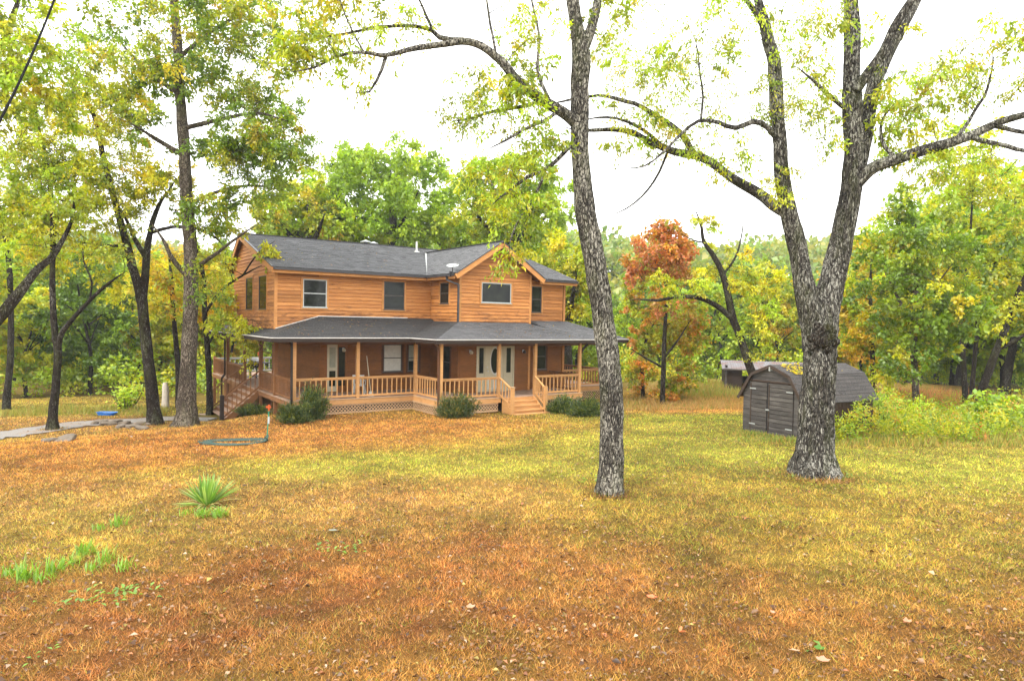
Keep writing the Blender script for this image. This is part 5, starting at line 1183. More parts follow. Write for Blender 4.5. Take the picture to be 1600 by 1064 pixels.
simple_tree('crooked_tree', 'crooked dark yellow-leaved tree leaning left from behind the shed', 'tree', (1182, 612), [(1183, 612, 14), (1171, 572, 13), (1158, 530, 12), (1146, 500, 12), (1137, 460, 10), (1128, 425, 9), (1115, 400, 8), (1100, 378, 6), (1095, 350, 4), (1085, 325, 2)],
    [([(1145, 499, 9), (1120, 478, 8), (1090, 466, 7), (1060, 463, 6), (1025, 470, 5), (985, 468, 3)], 0, -1.5), ([(1130, 430, 4), (1150, 400, 3), (1160, 360, 2), (1162, 325, 1.2)], 0, .5), ([(1102, 380, 3), (1080, 375, 2), (1060, 365, 1.5)], 0, 0)],
    [(26, 1140, 420, 55, 45, 1.2), (16, 1185, 470, 38, 45, 1), (14, 1060, 445, 60, 25, .8, -1), (8, 1100, 350, 25, 20, .6), (12, 1200, 430, 35, 30, 1), (8, 1175, 530, 35, 30, .8)], .42, 'yellow', 63, 'barkD', (.12, .06), D=33, pal2=('lime', .35), droop=.5)
# right woods edge
simple_tree('green_tree', 'dense green tree with low branches behind the tall weeds right of the shed', 'tree', (1432, 640), [(1432, 645, 12), (1430, 600, 10), (1428, 540, 10), (1430, 470, 8), (1432, 400, 6), (1430, 330, 3)], [([(1430, 500, 6), (1460, 450, 4), (1490, 410, 3)], 0, -2), ([(1430, 520, 6), (1400, 460, 4), (1380, 420, 3)], 0, 2)],
    [(140, 1435, 440, 92, 120, 2.8), (12, 1410, 345, 22, 60, 1), (6, 1395, 250, 12, 30, .5), (14, 1420, 560, 70, 35, 1.5)], .6, 'green', 71, 'barkG', (.15, .10), D=30, pal2=('mixed', .3), tw=8, lf=12)
simple_tree('yellow_tree', 'yellow and orange leaved tree between the forked trunk and the green tree', 'tree', (1365, 625), [(1365, 630, 9), (1364, 580, 8), (1362, 520, 7), (1360, 450, 5), (1362, 390, 3)], [], [(110, 1362, 460, 58, 95, 2.4), (20, 1390, 560, 60, 30, 1.5)], .65, 'gold', 72, 'barkF', (.16, .09), D=36, pal2=('lime', .35))
simple_tree('lime_tree', 'yellow-green tree with arching limbs at the right edge of the picture', 'tree', (1508, 618), [(1508, 622, 9), (1506, 580, 8), (1504, 520, 7), (1508, 450, 6), (1515, 380, 5), (1520, 300, 3)], [([(1508, 450, 4), (1545, 420, 3), (1590, 380, 2)], 0, -1)],
    [(80, 1530, 330, 85, 85, 2.6), (60, 1560, 440, 70, 50, 2), (20, 1500, 230, 60, 40, 1.5)], .7, 'lime', 73, 'barkF', (.15, .085), D=34, pal2=('yellow', .45))
simple_tree('bent_tree', 'dark bent trunk tree leaning to the right edge over the thicket', 'tree', (1535, 628), [(1530, 632, 13), (1545, 580, 12), (1560, 540, 11), (1580, 490, 10), (1600, 440, 9), (1630, 380, 7), (1660, 300, 4)], [([(1560, 545, 7), (1590, 530, 6), (1620, 505, 5)], 0, -1)],
    [(60, 1620, 400, 90, 110, 2.5), (16, 1590, 500, 40, 25, 1)], .7, 'yellow', 74, 'barkD', (.15, .085), D=32, pal2=('green', .35))
simple_tree('twin_trunk', 'thin straight trunk beside the yellow-green tree at the edge of the pale field', 'tree', (1520, 620), [(1518, 622, 7), (1522, 570, 6.5), (1528, 500, 6), (1532, 430, 4)], [], [(16, 1530, 440, 40, 40, 1.5)], .7, 'mixed', 75, 'barkD', (.15, .085), D=35)

# ------------------------------------------------------------------ woods: eight kinds of tree, copied
def proto(seed, pal, h, cr, pal2=None, low=.25, n=95):
    r = np.random.default_rng(seed); P = np.array([(0, 0, -.6), (0, 0, .3), (r.normal() * .2, r.normal() * .2, h * .3), (r.normal() * .4, r.normal() * .4, h * .6), (r.normal() * .5, r.normal() * .5, h * .92)])
    s = [(P, np.array([.26, .22, .17, .11, .03]) * h / 13, True)]
    for k in range(5):
        z = h * r.uniform(.3, .6); a = k * 1.3 + r.random(); s.append((np.array([(0, 0, z), (math.cos(a) * cr * .4, math.sin(a) * cr * .4, z + h * .12), (math.cos(a) * cr * .8, math.sin(a) * cr * .8, z + h * .2)]), np.array([.09, .06, .03]), False))
    c = []
    while len(c) < n:
        q = r.uniform(-1, 1, 3); m = np.linalg.norm(q)
        if m > 1 or m < .35: continue
        c.append(np.array([q[0] * cr, q[1] * cr, h * (low + (1 - low) / 2) + q[2] * h * (1 - low) / 2]) * (1, 1, 1))
    return grow(s, c, 1.0, pal, seed, 7, 11, (.30, .19), droop=.35, rough=.1, trunk_n=10, flare=.2, twig_r=.01, pal2=pal2)
KINDS = [('green', ('bright', .3), 14, 4.2, .2), ('lime', ('green', .3), 13, 4.0, .15), ('yellow', ('lime', .4), 12, 3.8, .15), ('dark', ('green', .4), 13, 4.4, .1), ('mixed', ('gold', .25), 14, 4.0, .2), ('bright', ('lime', .3), 15, 4.6, .25), ('gold', ('yellow', .4), 11, 3.4, .15)]
KNAME = dict(green='tall green leafy tree in the woods around the lawn', lime='yellow-green tree in the woods around the lawn', yellow='yellow-leaved tree in the woods around the lawn', dark='dark green shady tree in the woods around the lawn', mixed='green tree turning gold in the woods around the lawn', bright='large bright green tree in the woods around the lawn', gold='small golden tree in the woods around the lawn')
PR = []
for i, (p, p2, h, cr, low) in enumerate(KINDS):
    w, f = proto(200 + i, p, h, cr, p2, low); me_w = new_mesh('trunk', np.concatenate(w.V), np.concatenate(w.F), MT['barkF'], True); me_f = new_mesh('crown', np.concatenate(f.V), np.concatenate(f.F), MT['leaf'], False, np.concatenate(f.C)); PR.append((p, me_w, me_f))
def plant(kind, x, y, s, rz, sink=0):
    p, mw, mf = PR[kind]; t = empty('woodland_tree', (x, y, float(gz(x, y)) - sink), rz); t.scale = (s, s, s)
    link('trunk', mw, t); link('crown', mf, t); pxp = 800 + x / y * F_PX
    far = ', far back' if y > 68 else ''
    where = ('in the woods beyond the driveway' if pxp < 380 else 'in the woods behind the house' if pxp < 915 else 'in the woods between porch and shed' if pxp < 1250 else 'in the woods behind the weed thicket') + far
    l = KNAME[p].replace('in the woods around the lawn', where); tag(t, l, 'tree', l.replace(' tree ', ' trees ')); return t
rf = np.random.default_rng(77)
def spot(px, d, kind, s):
    x = (px - 800) / F_PX * d; plant(kind, x, d, s, rf.random() * 6.3)
# (picture x, distance, kind, size)
for a in [(-60, 40, 2, .7), (40, 43, 2, .6), (20, 58, 1, 1.0), (90, 48, 3, .62), (140, 44, 3, .68), (165, 52, 0, .8), (200, 60, 1, 1.0), (215, 50, 2, .7), (110, 66, 1, 1.0), (-30, 70, 1, 1.1), (60, 80, 5, 1.1), (170, 84, 0, 1.2), (250, 56, 6, .9), (300, 52, 2, .8), (330, 62, 1, 1.0), (360, 56, 6, .7), (390, 68, 4, 1.0), (260, 80, 1, 1.1), (350, 86, 0, 1.2), (430, 78, 1, 1.05),
          (500, 70, 0, .95), (560, 76, 5, 1.0), (650, 66, 1, .95), (700, 78, 0, 1.1), (760, 68, 4, 1.0), (830, 60, 1, 1.0), (860, 70, 5, 1.0), (905, 56, 1, .72), (925, 62, 2, .65), (945, 74, 1, .66),
          (960, 66, 0, .62), (985, 58, 1, .55), (1000, 80, 1, .8), (1030, 70, 0, .95), (1075, 62, 1, .7), (1100, 74, 3, .9), (1125, 60, 1, .72), (1150, 82, 0, .95), (1190, 66, 3, .82), (1180, 82, 5, .95), (1215, 58, 4, .62), (1235, 76, 0, .8), (1270, 64, 1, .7), (1300, 80, 1, .75), (1310, 55, 6, .6), (1345, 60, 2, .75), (1390, 66, 4, 1.0), (1420, 56, 0, .9), (1465, 62, 3, 1.1), (1490, 52, 3, .9), (1540, 58, 3, 1.1), (1570, 50, 3, .95), (1600, 62, 1, 1.2), (1640, 48, 0, 1.1), (1700, 56, 1, 1.2), (1590, 74, 5, 1.3), (1500, 78, 1, 1.25), (1440, 80, 1, 1.15), (1760, 44, 2, 1.1),
          (1575, 42, 5, 1.0), (1500, 50, 1, 1.15), (1660, 40, 1, 1.1), (1425, 52, 5, .95), (-140, 52, 0, 1.1), (-200, 66, 1, 1.2), (-120, 85, 5, 1.2), (1090, 92, 1, .8), (970, 92, 0, .6), (1220, 95, 5, .95), (890, 88, 5, 1.0), (620, 92, 1, 1.2), (460, 95, 0, 1.2), (300, 98, 5, 1.2), (120, 98, 1, 1.2), (0, 96, 0, 1.2), (1370, 94, 0, .95), (1560, 92, 1, 1.3)]:
    spot(*a)

# low growth under the trees and the far hillside woods
def leaf_mass(name, pts, rad, n_per, pal, lsize, seed, kind='stuff', up=.4, label=None, cat=None, flat=.7, mat='leaf'):
    r = np.random.default_rng(seed); pts = np.array(pts); rad = np.broadcast_to(rad, len(pts)); N = len(pts) * n_per
    q = norm(r.normal(size=(N, 3))) * (r.uniform(.25, 1.0, (N, 1)) ** .5); P = np.repeat(pts, n_per, 0) + q * np.repeat(rad, n_per)[:, None] * np.array([1, 1, flat])
    D = q + r.normal(size=(N, 3)) * .7 + [0, 0, .1]; Nn = q * .8 + r.normal(size=(N, 3)) * .5 + [0, 0, up]
    if isinstance(pal, str): pal = [pal]
    cs = np.empty((N, 3)); w = r.integers(0, len(pal), len(pts)); wl = np.repeat(w, n_per)
    for i, p in enumerate(pal):
        m = wl == i; cs[m] = pal_pick(r, p, m.sum()) * .5
    cc = np.empty((len(pts), 3))
    for i, p in enumerate(pal):
        m = w == i; cc[m] = pal_pick(r, p, m.sum()) * .5
    cs += np.repeat(cc * r.uniform(.8, 1.2, (len(pts), 1)), n_per, 0); s = r.uniform(.6, 1.3, N)
    V, Fc, C = leaves(P, D, Nn, lsize[0] * s, lsize[1] * s, cs); o = link(name, new_mesh(name, V, Fc, MT[mat], False, C)); tag(o, label, cat, None, kind); return o
pts = []; rad = []
while len(pts) < 760:
    px = rf.uniform(-260, 1860); d = rf.uniform(40, 72); x = (px - 800) / F_PX * d
    if 380 < px < 900 and d < 58: continue
    if 950 < px < 1260 and d < 50: continue
    if 1300 < px and d < 52: continue
    if px < 340 and d < 41.5: continue
    if 340 <= px <= 380 and d < 46: continue
    z = float(gz(x, d)); s = rf.uniform(.6, 1.5); pts.append((x, d, z + s * .5 + rf.random() ** 2 * 2.2)); rad.append(s)
leaf_mass('undergrowth', pts, rad, 75, ['green', 'lime', 'yellow', 'mixed', 'lime'], (.26, .17), 91)
pts = []; rad = []
while len(pts) < 2100:
    y = rf.uniform(96, 250); x = rf.uniform(-1.15, 1.15) * y; s = rf.uniform(2.2, 4.4)
    pts.append((x, y, float(gz(x, y)) + 5.5 + rf.random() * 3)); rad.append(s)
leaf_mass('far_hillside_woods', pts, rad, 52, ['hill', 'hill', 'green', 'hill'], (1.7, 1.35), 92, flat=1.25)

# ------------------------------------------------------------------ shrubs and garden plants
def juniper(name, label, px, py, rx, ry, h, seed, n=3600, pal=(.045, .078, .010), tip=(.16, .19, .02), top=0.5):
    b = Gn(px, py) if not isinstance(px, tuple) else hw(*px)
    if isinstance(px, tuple): b[2] = float(gzn(b[:1], b[1:2])[0])
    r = np.random.default_rng(seed); t = empty(name, b)
    w = Geo(); P, D, C = [], [], []
    for k in range(34):
        a = r.random() * 6.28; el = r.uniform(.15, 1.35); L = r.uniform(.6, 1.0)
        e = np.array([math.cos(a) * math.cos(el) * rx, math.sin(a) * math.cos(el) * ry, math.sin(el) * h]) * L
        Q = np.array([(0, 0, 0), e * .5 + [0, 0, .05], e]); V, Fc = tube(Q, np.array([.02, .012, .005]), 4); w.add(V, Fc)
        m = n // 34; s = r.uniform(.3, 1.05, m)[:, None]; p = e * s + r.normal(size=(m, 3)) * np.array([rx, ry, h]) * .13; p[:, 2] = np.abs(p[:, 2]) + .02
        P.append(p); D.append(norm(e) * .7 + r.normal(size=(m, 3)) * .5 + [0, 0, .45]); cc = np.array(pal)[None] * r.uniform(.6, 1.7, (m, 1)) ; k2 = (r.random(m) < .36 * (s[:, 0] > .7)); cc[k2] = np.array(tip) * r.uniform(.7, 1.3); C.append(cc)
    P = np.concatenate(P); D = np.concatenate(D); C = np.concatenate(C); s = r.uniform(.6, 1.3, len(P))
    w.build('stems', MT['barkD'], t, True); V, Fc, CC = leaves(P, D, r.normal(size=P.shape), .15 * s, .035 * s, C); link('foliage', new_mesh('foliage', V, Fc, MT['leaf'], False, CC), t)
    tag(t, label, 'bush'); return t
juniper('juniper_bush', 'dark juniper bush with an upright top in front of the porch corner post', (.68, -3.05), 0, .72, .6, 1.3, 1, 4600)
juniper('juniper_bush', 'low spreading juniper bush left of the upright one at the porch corner', (-.05, -3.3), 0, .95, .6, .8, 2, 3600)
juniper('juniper_bush', 'rounded juniper bush with yellow tips left of the front stairs', 716, 653, 1.05, .8, .92, 3, 5200, tip=(.20, .17, .02), pal=(.05, .08, .010))
juniper('juniper_bush', 'dark green juniper bush just right of the front stairs', 873, 645, .75, .6, .75, 4, 3200)
juniper('juniper_bush', 'dark green juniper bush partly behind the slim leaning trunk', 914, 650, .95, .7, .80, 5, 4200)
juniper('juniper_bush', 'very low dark shrub tucked beside the side stairs', (-.6, .9), 0, .9, .5, .42, 6, 2400)

def blade_strip(base, d, L, w, bend, n=5, up=np.array([0, 0, 1.])):
    t = np.linspace(0, 1, n); d = d / np.linalg.norm(d); h = np.array([d[0], d[1], 0]); h = h / (np.linalg.norm(h) + 1e-6); s = np.cross(h, up); V = []
    for k in t:
        c = base + d * L * k + np.array([0, 0, -bend * L * k ** 2.2]) + h * bend * .3 * L * k ** 2; ww = w * (1 - k ** 2.5) * (.55 + .9 * k if k < .5 else 1.0) / 2 + .0015
        V += [c - s * ww + np.array([0, 0, ww * .35]), c - np.array([0, 0, ww * .3]), c + s * ww + np.array([0, 0, ww * .35])]
    F_ = []
    for i in range(n - 1):
        for j in (0, 1): F_.append((3*i + j, 3*i + j + 1, 3*i + j + 4, 3*i + j + 3))
    return V, F_
def yucca():
    b = Gn(323, 792); t = empty('yucca_plant', b); r = np.random.default_rng(9); ms = []
    for k in range(120):
        a = r.random() * 6.28; el = math.radians(r.uniform(25, 88) if k > 24 else r.uniform(4, 28)); L = r.uniform(.58, .82) * (.9 if k > 24 else .85); dead = k < 12
        V, F_ = blade_strip(np.array([math.cos(a) * .07, math.sin(a) * .07, .03]), np.array([math.cos(a) * math.cos(el), math.sin(a) * math.cos(el), math.sin(el)]), L, .042 if not dead else .03, .06 if k > 24 else .22, 6)
        base = np.array((.50, .42, .20)) if dead else np.array(((.13, .27, .04), (.19, .35, .06), (.34, .46, .14))[r.integers(3)]) * r.uniform(.8, 1.25)
        link('leaf', new_mesh('leaf', V, F_, MT['leaf'], True, np.tile(base, (len(V), 1))), t)
    tag(t, 'spiky green yucca plant in the lawn at the lower left', 'yucca')
yucca()
def tuft(label, px, py, n, h, seed, spread=.14, group=None, col=(.19, .35, .03)):
    b = Gn(px, py); r = np.random.default_rng(seed); V, F_, C = [], [], []
    for k in range(n):
        a = r.random() * 6.28; el = math.radians(r.uniform(50, 88)); rr = spread * math.sqrt(r.random()); v, f = blade_strip(np.array([math.cos(a * 1.7) * rr, math.sin(a * 1.7) * rr, -.01]), np.array([math.cos(a) * math.cos(el), math.sin(a) * math.cos(el), math.sin(el)]), h * r.uniform(.55, 1.15), .016, r.uniform(.02, .3), 4)
        o = len(V); V += v; F_ += [tuple(o + i for i in x) for x in f]; c = np.array(col) * r.uniform(.7, 1.4); C += [c] * len(v)
    o = link('iris_clump', new_mesh('iris_clump', V, F_, MT['leaf'], True, np.array(C)), None, tuple(b)); tag(o, label, 'plant', group)
for k, (px, py, n, h, lab) in enumerate([(318, 808, 60, .26, 'green grassy clump directly in front of the yucca'), (345, 808, 60, .28, 'green grassy clump at the right foot of the yucca'), (293, 806, 16, .15, 'small thin grassy clump at the left foot of the yucca'),
    (20, 903, 34, .26, 'iris clump leftmost in the row at the left picture edge'), (46, 908, 60, .36, 'tallest iris clump near the left end of the long row'), (72, 908, 30, .2, 'short iris clump low in front of the long row'), (88, 896, 44, .28, 'iris clump in the middle of the long row'), (108, 886, 40, .26, 'iris clump right of the middle of the long row'), (136, 868, 60, .30, 'bushy upright iris clump at the rear end of the long row'), (150, 892, 30, .2, 'small iris clump in front of the rear end of the row'), (168, 878, 36, .27, 'slim iris clump second from the right end of the row'), (197, 890, 26, .24, 'lone iris clump at the right end of the row'),
    (158, 828, 30, .18, 'left one of the two small grass clumps between yucca and iris row'), (186, 822, 40, .26, 'right one of the two small grass clumps between yucca and iris row')]):
    tuft(lab, px, py, n, h, 300 + k, .15)
# broad low weeds in the lawn
def weed_patch():
    r = np.random.default_rng(12); P, D, C, S = [], [], [], []
    for (px, py, n, s) in ((180, 930, 40, .1), (100, 945, 16, .09), (530, 860, 30, .09), (40, 1030, 10, .07), (940, 752, 30, .12), (1310, 745, 26, .12), (1250, 745, 20, .1), (1280, 1022, 2, .12), (690, 770, 16, .08)):
        b = Gn(px, py); q = r.normal(size=(n, 3)) * [.28, .16, 0]; p = b + q; p[:, 2] = gzn(p[:, 0], p[:, 1]) + r.uniform(.01, .06, n); P.append(p); a = r.random(n) * 6.28; D.append(np.stack([np.cos(a), np.sin(a), r.uniform(.1, .7, n)], -1)); C.append(np.tile([.16, .30, .04], (n, 1)) * r.uniform(.7, 1.3, (n, 1))); S.append(np.full(n, s))
    P, D, C, S = map(np.concatenate, (P, D, C, S)); V, Fc, CC = leaves(P, D, np.tile([0, 0, 1.], (len(P), 1)), S, S * .5, C); tag(link('lawn_weeds', new_mesh('lawn_weeds', V, Fc, MT['leaf'], False, CC)), kind='stuff')
weed_patch()
# thicket of tall weeds right of the shed
pts = []; rad = []
for k in range(760):
    px = rf.uniform(1300, 1760); py = rf.uniform(636, 694) if px > 1370 else rf.uniform(662, 692); b = G(px, py); s = rf.uniform(.15, .38); hmax = np.interp(px, [1300, 1340, 1380, 1420, 1460, 1500, 1560, 1760], [.35, 1.1, 1.2, .7, .55, .6, .9, 1.2])
    pts.append((b[0], b[1], b[2] + s * .4 + rf.random() * hmax)); rad.append(s)
leaf_mass('tall_weeds', pts, rad, 42, ['lime', 'mixed', 'yellow', 'green', 'bright', 'orange'], (.10, .05), 93, flat=1.1)
def big_bush(label, px, py, D, rx, ry, h, n, ls, pal, seed):
    q = G(px, py); b = np.array(q); r = np.random.default_rng(seed); t = empty('broadleaf_bush', b); w = Geo(); P = []
    for k in range(26):
        a = r.random() * 6.28; rr = math.sqrt(r.random()); e = np.array([math.cos(a) * rx * rr, math.sin(a) * ry * rr, h * r.uniform(.55, 1.0) * (1 - .4 * rr * rr)]); Q = np.array([e * [.3, .3, 0], e * [.7, .7, .5], e]); V, Fc = tube(Q, np.array([.014, .010, .005]), 5); w.add(V, Fc)
        m = n // 26; s = r.uniform(.25, 1.0, m)[:, None]; P.append(e * [.7, .7, 1] * s + r.normal(size=(m, 3)) * .13)
    P = np.concatenate(P); P[:, 2] = np.abs(P[:, 2]); N = len(P); D_ = r.normal(size=(N, 3)) * [1, 1, .3] + [0, 0, -.1]; s = r.uniform(.6, 1.25, N); c = pal_pick(r, pal, N) * r.uniform(.8, 1.3, (N, 1))
    w.build('stems', MT['barkF'], t); V, Fc, C = leaves(P, D_, np.array([0, -.4, 1]) + r.normal(size=(N, 3)) * .5, ls[0] * s, ls[1] * s, c, .12); link('foliage', new_mesh('foliage', V, Fc, MT['leaf'], False, C), t); tag(t, label, 'bush')
big_bush('large bright green broad-leaved bush at the right picture edge', 1555, 672, None, 1.35, 1.0, 1.75, 900, (.24, .17), 'bright', 1)
big_bush('bright green broad-leaved bush next to the shed corner', 1385, 668, None, .6, .6, 1.45, 320, (.2, .14), 'bright', 2)
big_bush('small leafy bush between the shed bush and the thin trunks', 1432, 662, None, .5, .5, 1.2, 240, (.18, .13), 'lime', 3)
big_bush('pale leafy bush behind the blue tub at the wood edge', 198, 640, None, 1.2, .8, 1.5, 520, (.2, .12), 'lime', 4)

# meadow grass: tall tawny tufts beyond the lawn
def blades(name, x, y, h, w, col, lean, seed, mat='grass', dz=0):
    r = np.random.default_rng(seed); n = len(x); z = gzn(x, y) + dz; a = r.random(n) * 6.2832; s = np.stack([np.cos(a), np.sin(a), np.zeros(n)], -1) * (w / 2)[:, None]
    b = np.stack([x, y, z - .01], -1); tip = b + np.stack([r.normal(size=n) * lean * h, r.normal(size=n) * lean * h, h], -1)
    V = np.stack([b - s, b + s, tip], 1).reshape(-1, 3); Fc = np.arange(3 * n).reshape(-1, 3); C = np.repeat(col, 3, axis=0).copy(); C[2::3] *= 1.15
    o = link(name, new_mesh(name, V, Fc, MT[mat], False, np.clip(C, 0, .9))); tag(o, kind='stuff'); return o
def in_house(x, y):
    yy = math.radians(YAW); dx, dy = x - HO[0], y - HO[1]; u = dx * math.cos(yy) + dy * math.sin(yy); v = -dx * math.sin(yy) + dy * math.cos(yy)
    return ((u > 0) & (u < 17.3) & (v > -2.3) & (v < 13)) | ((u > 5.5) & (u < 13.4) & (v > -4.8) & (v < 0)) | ((u > 8.7) & (u < 10.6) & (v > -5.95) & (v < 0)) | ((u > -2.1) & (u < 0) & (v > 2.2) & (v < 5.8))
_dr = [Gn(*p) for p in ((-320, 715), (-150, 698), (0, 681), (70, 671), (140, 662), (220, 657), (300, 652))]
def on_drive(x, y):
    m = np.zeros(len(x), bool)
    for a, b in zip(_dr[:-1], _dr[1:]):
        a2, b2 = a[:2], b[:2]; d = b2 - a2; t = np.clip(((x - a2[0]) * d[0] + (y - a2[1]) * d[1]) / (d @ d), 0, 1); m |= np.hypot(x - a2[0] - t * d[0], y - a2[1] - t * d[1]) < 1.1
    return m
def lawn():
    r = np.random.default_rng(55); n = 780000; u = r.random(n); d = (5.4 ** .25 + u * (42 ** .25 - 5.4 ** .25)) ** 4; x = r.uniform(-.97, .97, n) * d; y = d
    clump = vn(np.stack([x * 5, y * 5, np.zeros(n)], -1)); keep = (r.random(n) < .62 + .5 * np.clip(clump - .2, 0, 1)) & ~in_house(x, y) & ~on_drive(x, y); x, y = x[keep], y[keep]; n = len(x)
    c = gcol(x, y); g = (c[:, 1] / (c[:, 0] + 1e-3))[:, None]
    t = r.random((n, 1)); straw = np.array([[.56, .36, .13]]); dark = np.array([[.035, .014, .007]]); gr = np.array([[.22, .33, .03]]); rd = np.array([[.46, .16, .05]])
    pg = np.clip((g - .42) * 1.5 + .05, .04, .8); nz = fbm2(x, y, 1.8, 8, 3)[:, None]; pg = pg * np.clip(nz * 2.4 - .5, .15, 1.6)
    col = np.where(t < pg * .6, gr, np.where(t < pg * .6 + .10, straw, np.where(t < pg * .6 + .24, dark, np.where(t < pg * .6 + .36, rd, c * 1.35)))) * .62 + c * .42
    cc_ = clump[keep][:, None]; col = col * (.78 + .44 * cc_) * r.uniform(.62, 1.38, (n, 1)); h = r.uniform(.022, .07, n) * (.7 + .8 * clump[keep]); w = np.maximum(.0062, .0010 * y) * r.uniform(.7, 1.4, n)
    blades('lawn_grass', x, y, h, w, col, .75, 56)
lawn()
def meadow():
    r = np.random.default_rng(66); X, Y, H, Cc = [], [], [], []
    for (px0, px1, py0, py1, n, hh, c) in ((958, 1170, 608, 642, 15000, .34, (.34, .20, .06)), (1040, 1160, 600, 625, 6000, .5, (.24, .26, .05)), (1300, 1700, 672, 697, 6000, .34, (.27, .27, .05)), (-40, 260, 636, 652, 7000, .35, (.26, .25, .05)), (1400, 1560, 615, 640, 6000, .6, (.36, .14, .06)), (1150, 1320, 676, 690, 2500, .22, (.22, .26, .05)), (930, 1010, 612, 640, 2500, .3, (.26, .24, .05))):
        A = G(px0, py1); B = G(px1, py1); Cq = G(px0, py0); d0, d1 = A[1], Cq[1]; y = d0 + (d1 - d0) * r.random(n); x = ((px0 + (px1 - px0) * r.random(n)) - 800) / F_PX * y
        cl_ = vn(np.stack([x * 1.2, y * 1.2, np.zeros(n)], -1)); X.append(x); Y.append(y); H.append(hh * r.uniform(.3, 1.0, n) * (.3 + 1.2 * cl_)); cc = np.array(c)[None] * r.uniform(.6, 1.5, (n, 1)); m = r.random(n) < .25; cc[m] = np.array([.45, .28, .08]) * r.uniform(.7, 1.2); m = r.random(n) < .12; cc[m] = [.12, .2, .03]; Cc.append(cc)
    X, Y, H, Cc = map(np.concatenate, (X, Y, H, Cc)); k = ~in_house(X, Y) & ~on_drive(X, Y); X, Y, H, Cc = X[k], Y[k], H[k], Cc[k]; blades('meadow_grass', X, Y, H, np.full(len(X), .035), Cc, .35, 67)
meadow()
def litter(seed=88, n=22000, gain=.62, name='fallen_leaves'):
    r = np.random.default_rng(seed); d = (5.6 ** .2 + r.random(n) * (38 ** .2 - 5.6 ** .2)) ** 5; x = r.uniform(-.85, .85, n) * d; y = d; k = ~in_house(x, y) & (r.random(n) < .35 + .9 * np.clip(fbm2(x, y, .5, 9, 3) * 2 - .7, 0, 1)); x, y = x[k], y[k]; n = len(x)
    P = np.stack([x, y, gzn(x, y) + r.uniform(.012, .05, n)], -1); a = r.random(n) * 6.28; D = np.stack([np.cos(a), np.sin(a), r.normal(size=n) * .25], -1); N = np.stack([r.normal(size=n) * .35, r.normal(size=n) * .35, np.ones(n)], -1)
    cs = np.array([(.55, .36, .22), (.62, .46, .32), (.40, .20, .08), (.26, .12, .05), (.60, .24, .10), (.50, .38, .10), (.16, .08, .04)]); C = gain * cs[r.choice(7, n, p=[.10, .05, .30, .28, .09, .06, .12])] * r.uniform(.7, 1.25, (n, 1)); s = r.uniform(.025, .08, n) * np.where(r.random(n) < .06, 1.5, 1)
    V, Fc, CC = leaves(P, D, N, s, s * r.uniform(.4, .75, n), C, .3); tag(link(name, new_mesh(name, V, Fc, MT['litter'], False, CC)), kind='stuff')
litter()
litter(89, 16000, .34, 'dead_leaf_litter')
def big_leaf(label, px, py, s, col, rz, curl=.3, tilt=.2):
    b = Gn(px, py); n = 16; th = np.linspace(0, 2 * np.pi, n, endpoint=False); rr = 1 + .16 * np.cos(5 * th) + .05 * np.cos(9 * th); V = [(0, 0, 0)]
    for k in (.5, 1.0):
        for t, q in zip(th, rr): x, y = math.cos(t) * q * k * s, math.sin(t) * q * k * s * .62; V.append((x, y, curl * (x * x * .6 + y * y * 2.4) / s))
    F_ = [(0, 1 + i, 1 + (i + 1) % n) for i in range(n)] + [(1 + i, 1 + n + i, 1 + n + (i + 1) % n, 1 + (i + 1) % n) for i in range(n)]
    o = link('fallen_leaf', new_mesh('fallen_leaf', V, F_, MT['litter'], True, np.tile(col, (len(V), 1))), None, (b[0], b[1], b[2] + .045)); o.rotation_euler = (tilt, tilt * .5, rz); tag(o, label, 'leaf')
big_leaf('upright curled orange leaf in the brown grass below the slim tree', 1061, 992, .075, (.70, .26, .12), 1.5, .9, .9); big_leaf('flat orange leaf lying left of the upright curled one', 1018, 938, .07, (.62, .17, .07), .2)
big_leaf('green lobed leaf lying in the foreground grass', 1280, 1018, .07, (.07, .16, .02), .4); big_leaf('large pale pink-tan leaf nearest the lower edge', 1285, 1037, .075, (.42, .23, .14), .1, .4); big_leaf('pale tan leaf just left of the green leaf', 1241, 1022, .06, (.42, .25, .15), 2.6)
big_leaf('tan curled leaf in the foreground right of centre', 1417, 978, .07, (.42, .22, .12), .5, .6); big_leaf('small pinkish leaf behind the tan curled one', 1207, 961, .05, (.42, .24, .15), 1.0); big_leaf('pale leaf in the brown grass in the middle foreground', 735, 955, .07, (.42, .26, .16), .9, .5); big_leaf('small grey-green leaf pad in the left middle lawn', 520, 832, .08, (.2, .21, .16), .1, .1, .0)
# wood chips and needles at the foot of the two near trunks
pts = []
r_ = np.random.default_rng(5)
def chips(name, b, R_, n, cols, seed):
    r = np.random.default_rng(seed); a = r.random(n) * 6.28; q = R_ * np.sqrt(r.random(n)); x = b[0] + np.cos(a) * q * 1.5; y = b[1] - .15 + np.sin(a) * q; P = np.stack([x, y, gzn(x, y) + r.uniform(.01, .07, n) * (1.3 - q / R_)], -1); D = r.normal(size=(n, 3)) * [1, 1, .25]; c = np.array(cols)[r.integers(0, len(cols), n)] * r.uniform(.7, 1.3, (n, 1)); V, Fc, C = leaves(P, D, np.tile([0, .2, 1.], (n, 1)), r.uniform(.05, .16, n), r.uniform(.01, .03, n), c, .1); tag(link(name, new_mesh(name, V, Fc, MT['litter'], False, C)), kind='stuff')
chips('bark_litter', bB + np.array([0, -.35, 0]), .45, 700, [(.45, .2, .08), (.3, .12, .05), (.5, .28, .12)], 1); chips('bark_litter', bA, .35, 400, [(.2, .09, .05), (.3, .13, .06), (.1, .05, .03)], 2)
p_ = [Gn(x, y) for x, y in ((330, 662), (300, 664), (270, 662), (215, 666), (350, 664))]
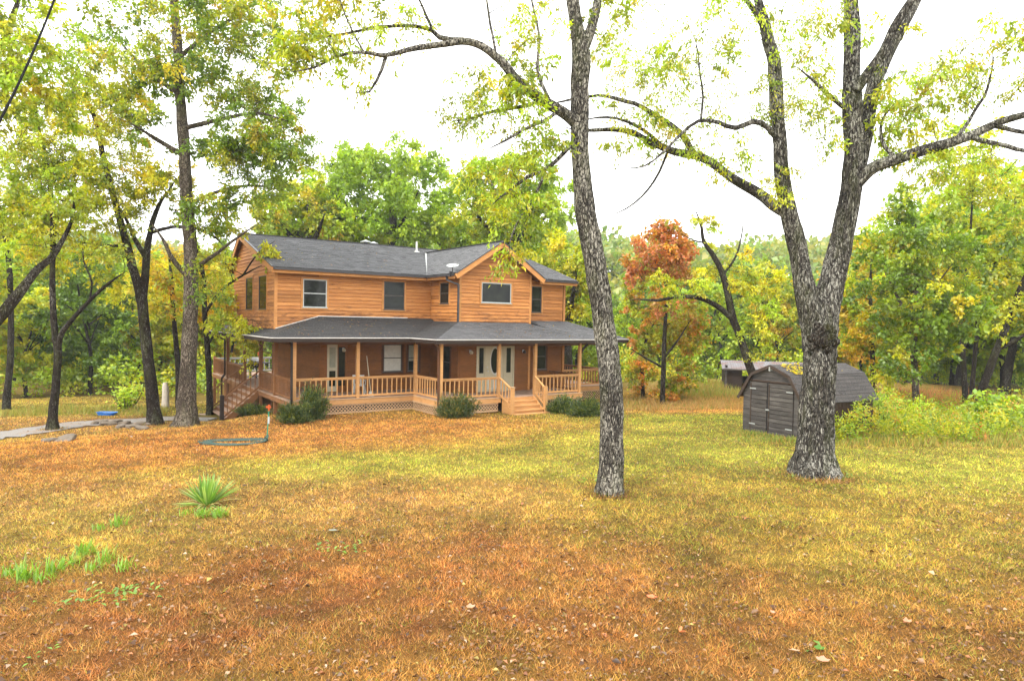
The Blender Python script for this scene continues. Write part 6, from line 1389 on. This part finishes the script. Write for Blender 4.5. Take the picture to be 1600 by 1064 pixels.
for i, p in enumerate(p_): chips('bark_litter', p, .5, 160, [(.2, .1, .06), (.32, .16, .08)], 10 + i)

def roof_litter():
    r = np.random.default_rng(19); P = []
    for (u0, u1, v0, v1, f, n) in ((0, 6.5, -2.7, -.2, lambda u, v: ze + .3 * (v + 2.9), 90), (7.5, 13, -5.1, -3.0, lambda u, v: ze + .3 * (v + 5.29), 60), (0, 7, 0, 5, lambda u, v: zc + .3245 * (v + .47), 70)):
        u = r.uniform(u0, u1, n); v = v0 + (v1 - v0) * r.random(n) ** 1.4
        P += [hw(a, b, f(a, b) + .035) for a, b in zip(u, v)]
    P = np.array(P); n = len(P); D = r.normal(size=(n, 3)) * [1, 1, .2]; C = np.array([(.30, .22, .05), (.26, .12, .04), (.3, .2, .13)])[r.integers(0, 3, n)]
    V, Fc, CC = leaves(P, D, np.tile([.1, -.25, 1.], (n, 1)), r.uniform(.06, .13, n), r.uniform(.03, .07, n), C); tag(link('roof_leaf_litter', new_mesh('roof_leaf_litter', V, Fc, MT['litter'], False, CC)), kind='stuff')
roof_litter()
def collars():
    r = np.random.default_rng(17); X, Y = [], []
    for b, rad, n in ((bA, .34, 700), (bB, .62, 1100), (b1, .6, 500), (b2, .4, 400), (b3, .3, 300)):
        a = r.random(n) * 6.28; q = rad * (1 + .35 * np.abs(r.normal(size=n))); X.append(b[0] + np.cos(a) * q); Y.append(b[1] + np.sin(a) * q)
    X, Y = np.concatenate(X), np.concatenate(Y); n = len(X); c = np.array([[.16, .2, .02], [.3, .15, .04], [.45, .3, .1], [.08, .04, .02]])[r.integers(0, 4, n)] * r.uniform(.6, 1.3, (n, 1)); blades('trunk_foot_grass', X, Y, r.uniform(.05, .17, n), np.full(n, .014), c, .5, 18)
collars()

# ------------------------------------------------------------------ air
def haze():
    o = MB().box(-420, 420, -62, 575, -12, 72).build('haze', None) if False else None
    m = bpy.data.materials.new('haze'); m.use_nodes = True; t = m.node_tree; t.nodes.clear(); out = t.nodes.new('ShaderNodeOutputMaterial'); v = t.nodes.new('ShaderNodeVolumePrincipled')
    v.inputs['Color'].default_value = (.93, .96, 1, 1); v.inputs['Density'].default_value = .00045; v.inputs['Anisotropy'].default_value = .2; t.links.new(v.outputs[0], out.inputs['Volume'])
    o = MB().box(-430, 430, -70, 590, -14, 75).build('haze', m); tag(o, kind='stuff')
haze()
print('TRIS', sum(len(o.data.loop_triangles) or sum(len(p.vertices) - 2 for p in o.data.polygons) if False else len(o.data.loops) - 2 * len(o.data.polygons) for o in {o.data.name: o for o in SC.objects if o.type == 'MESH'}.values()))
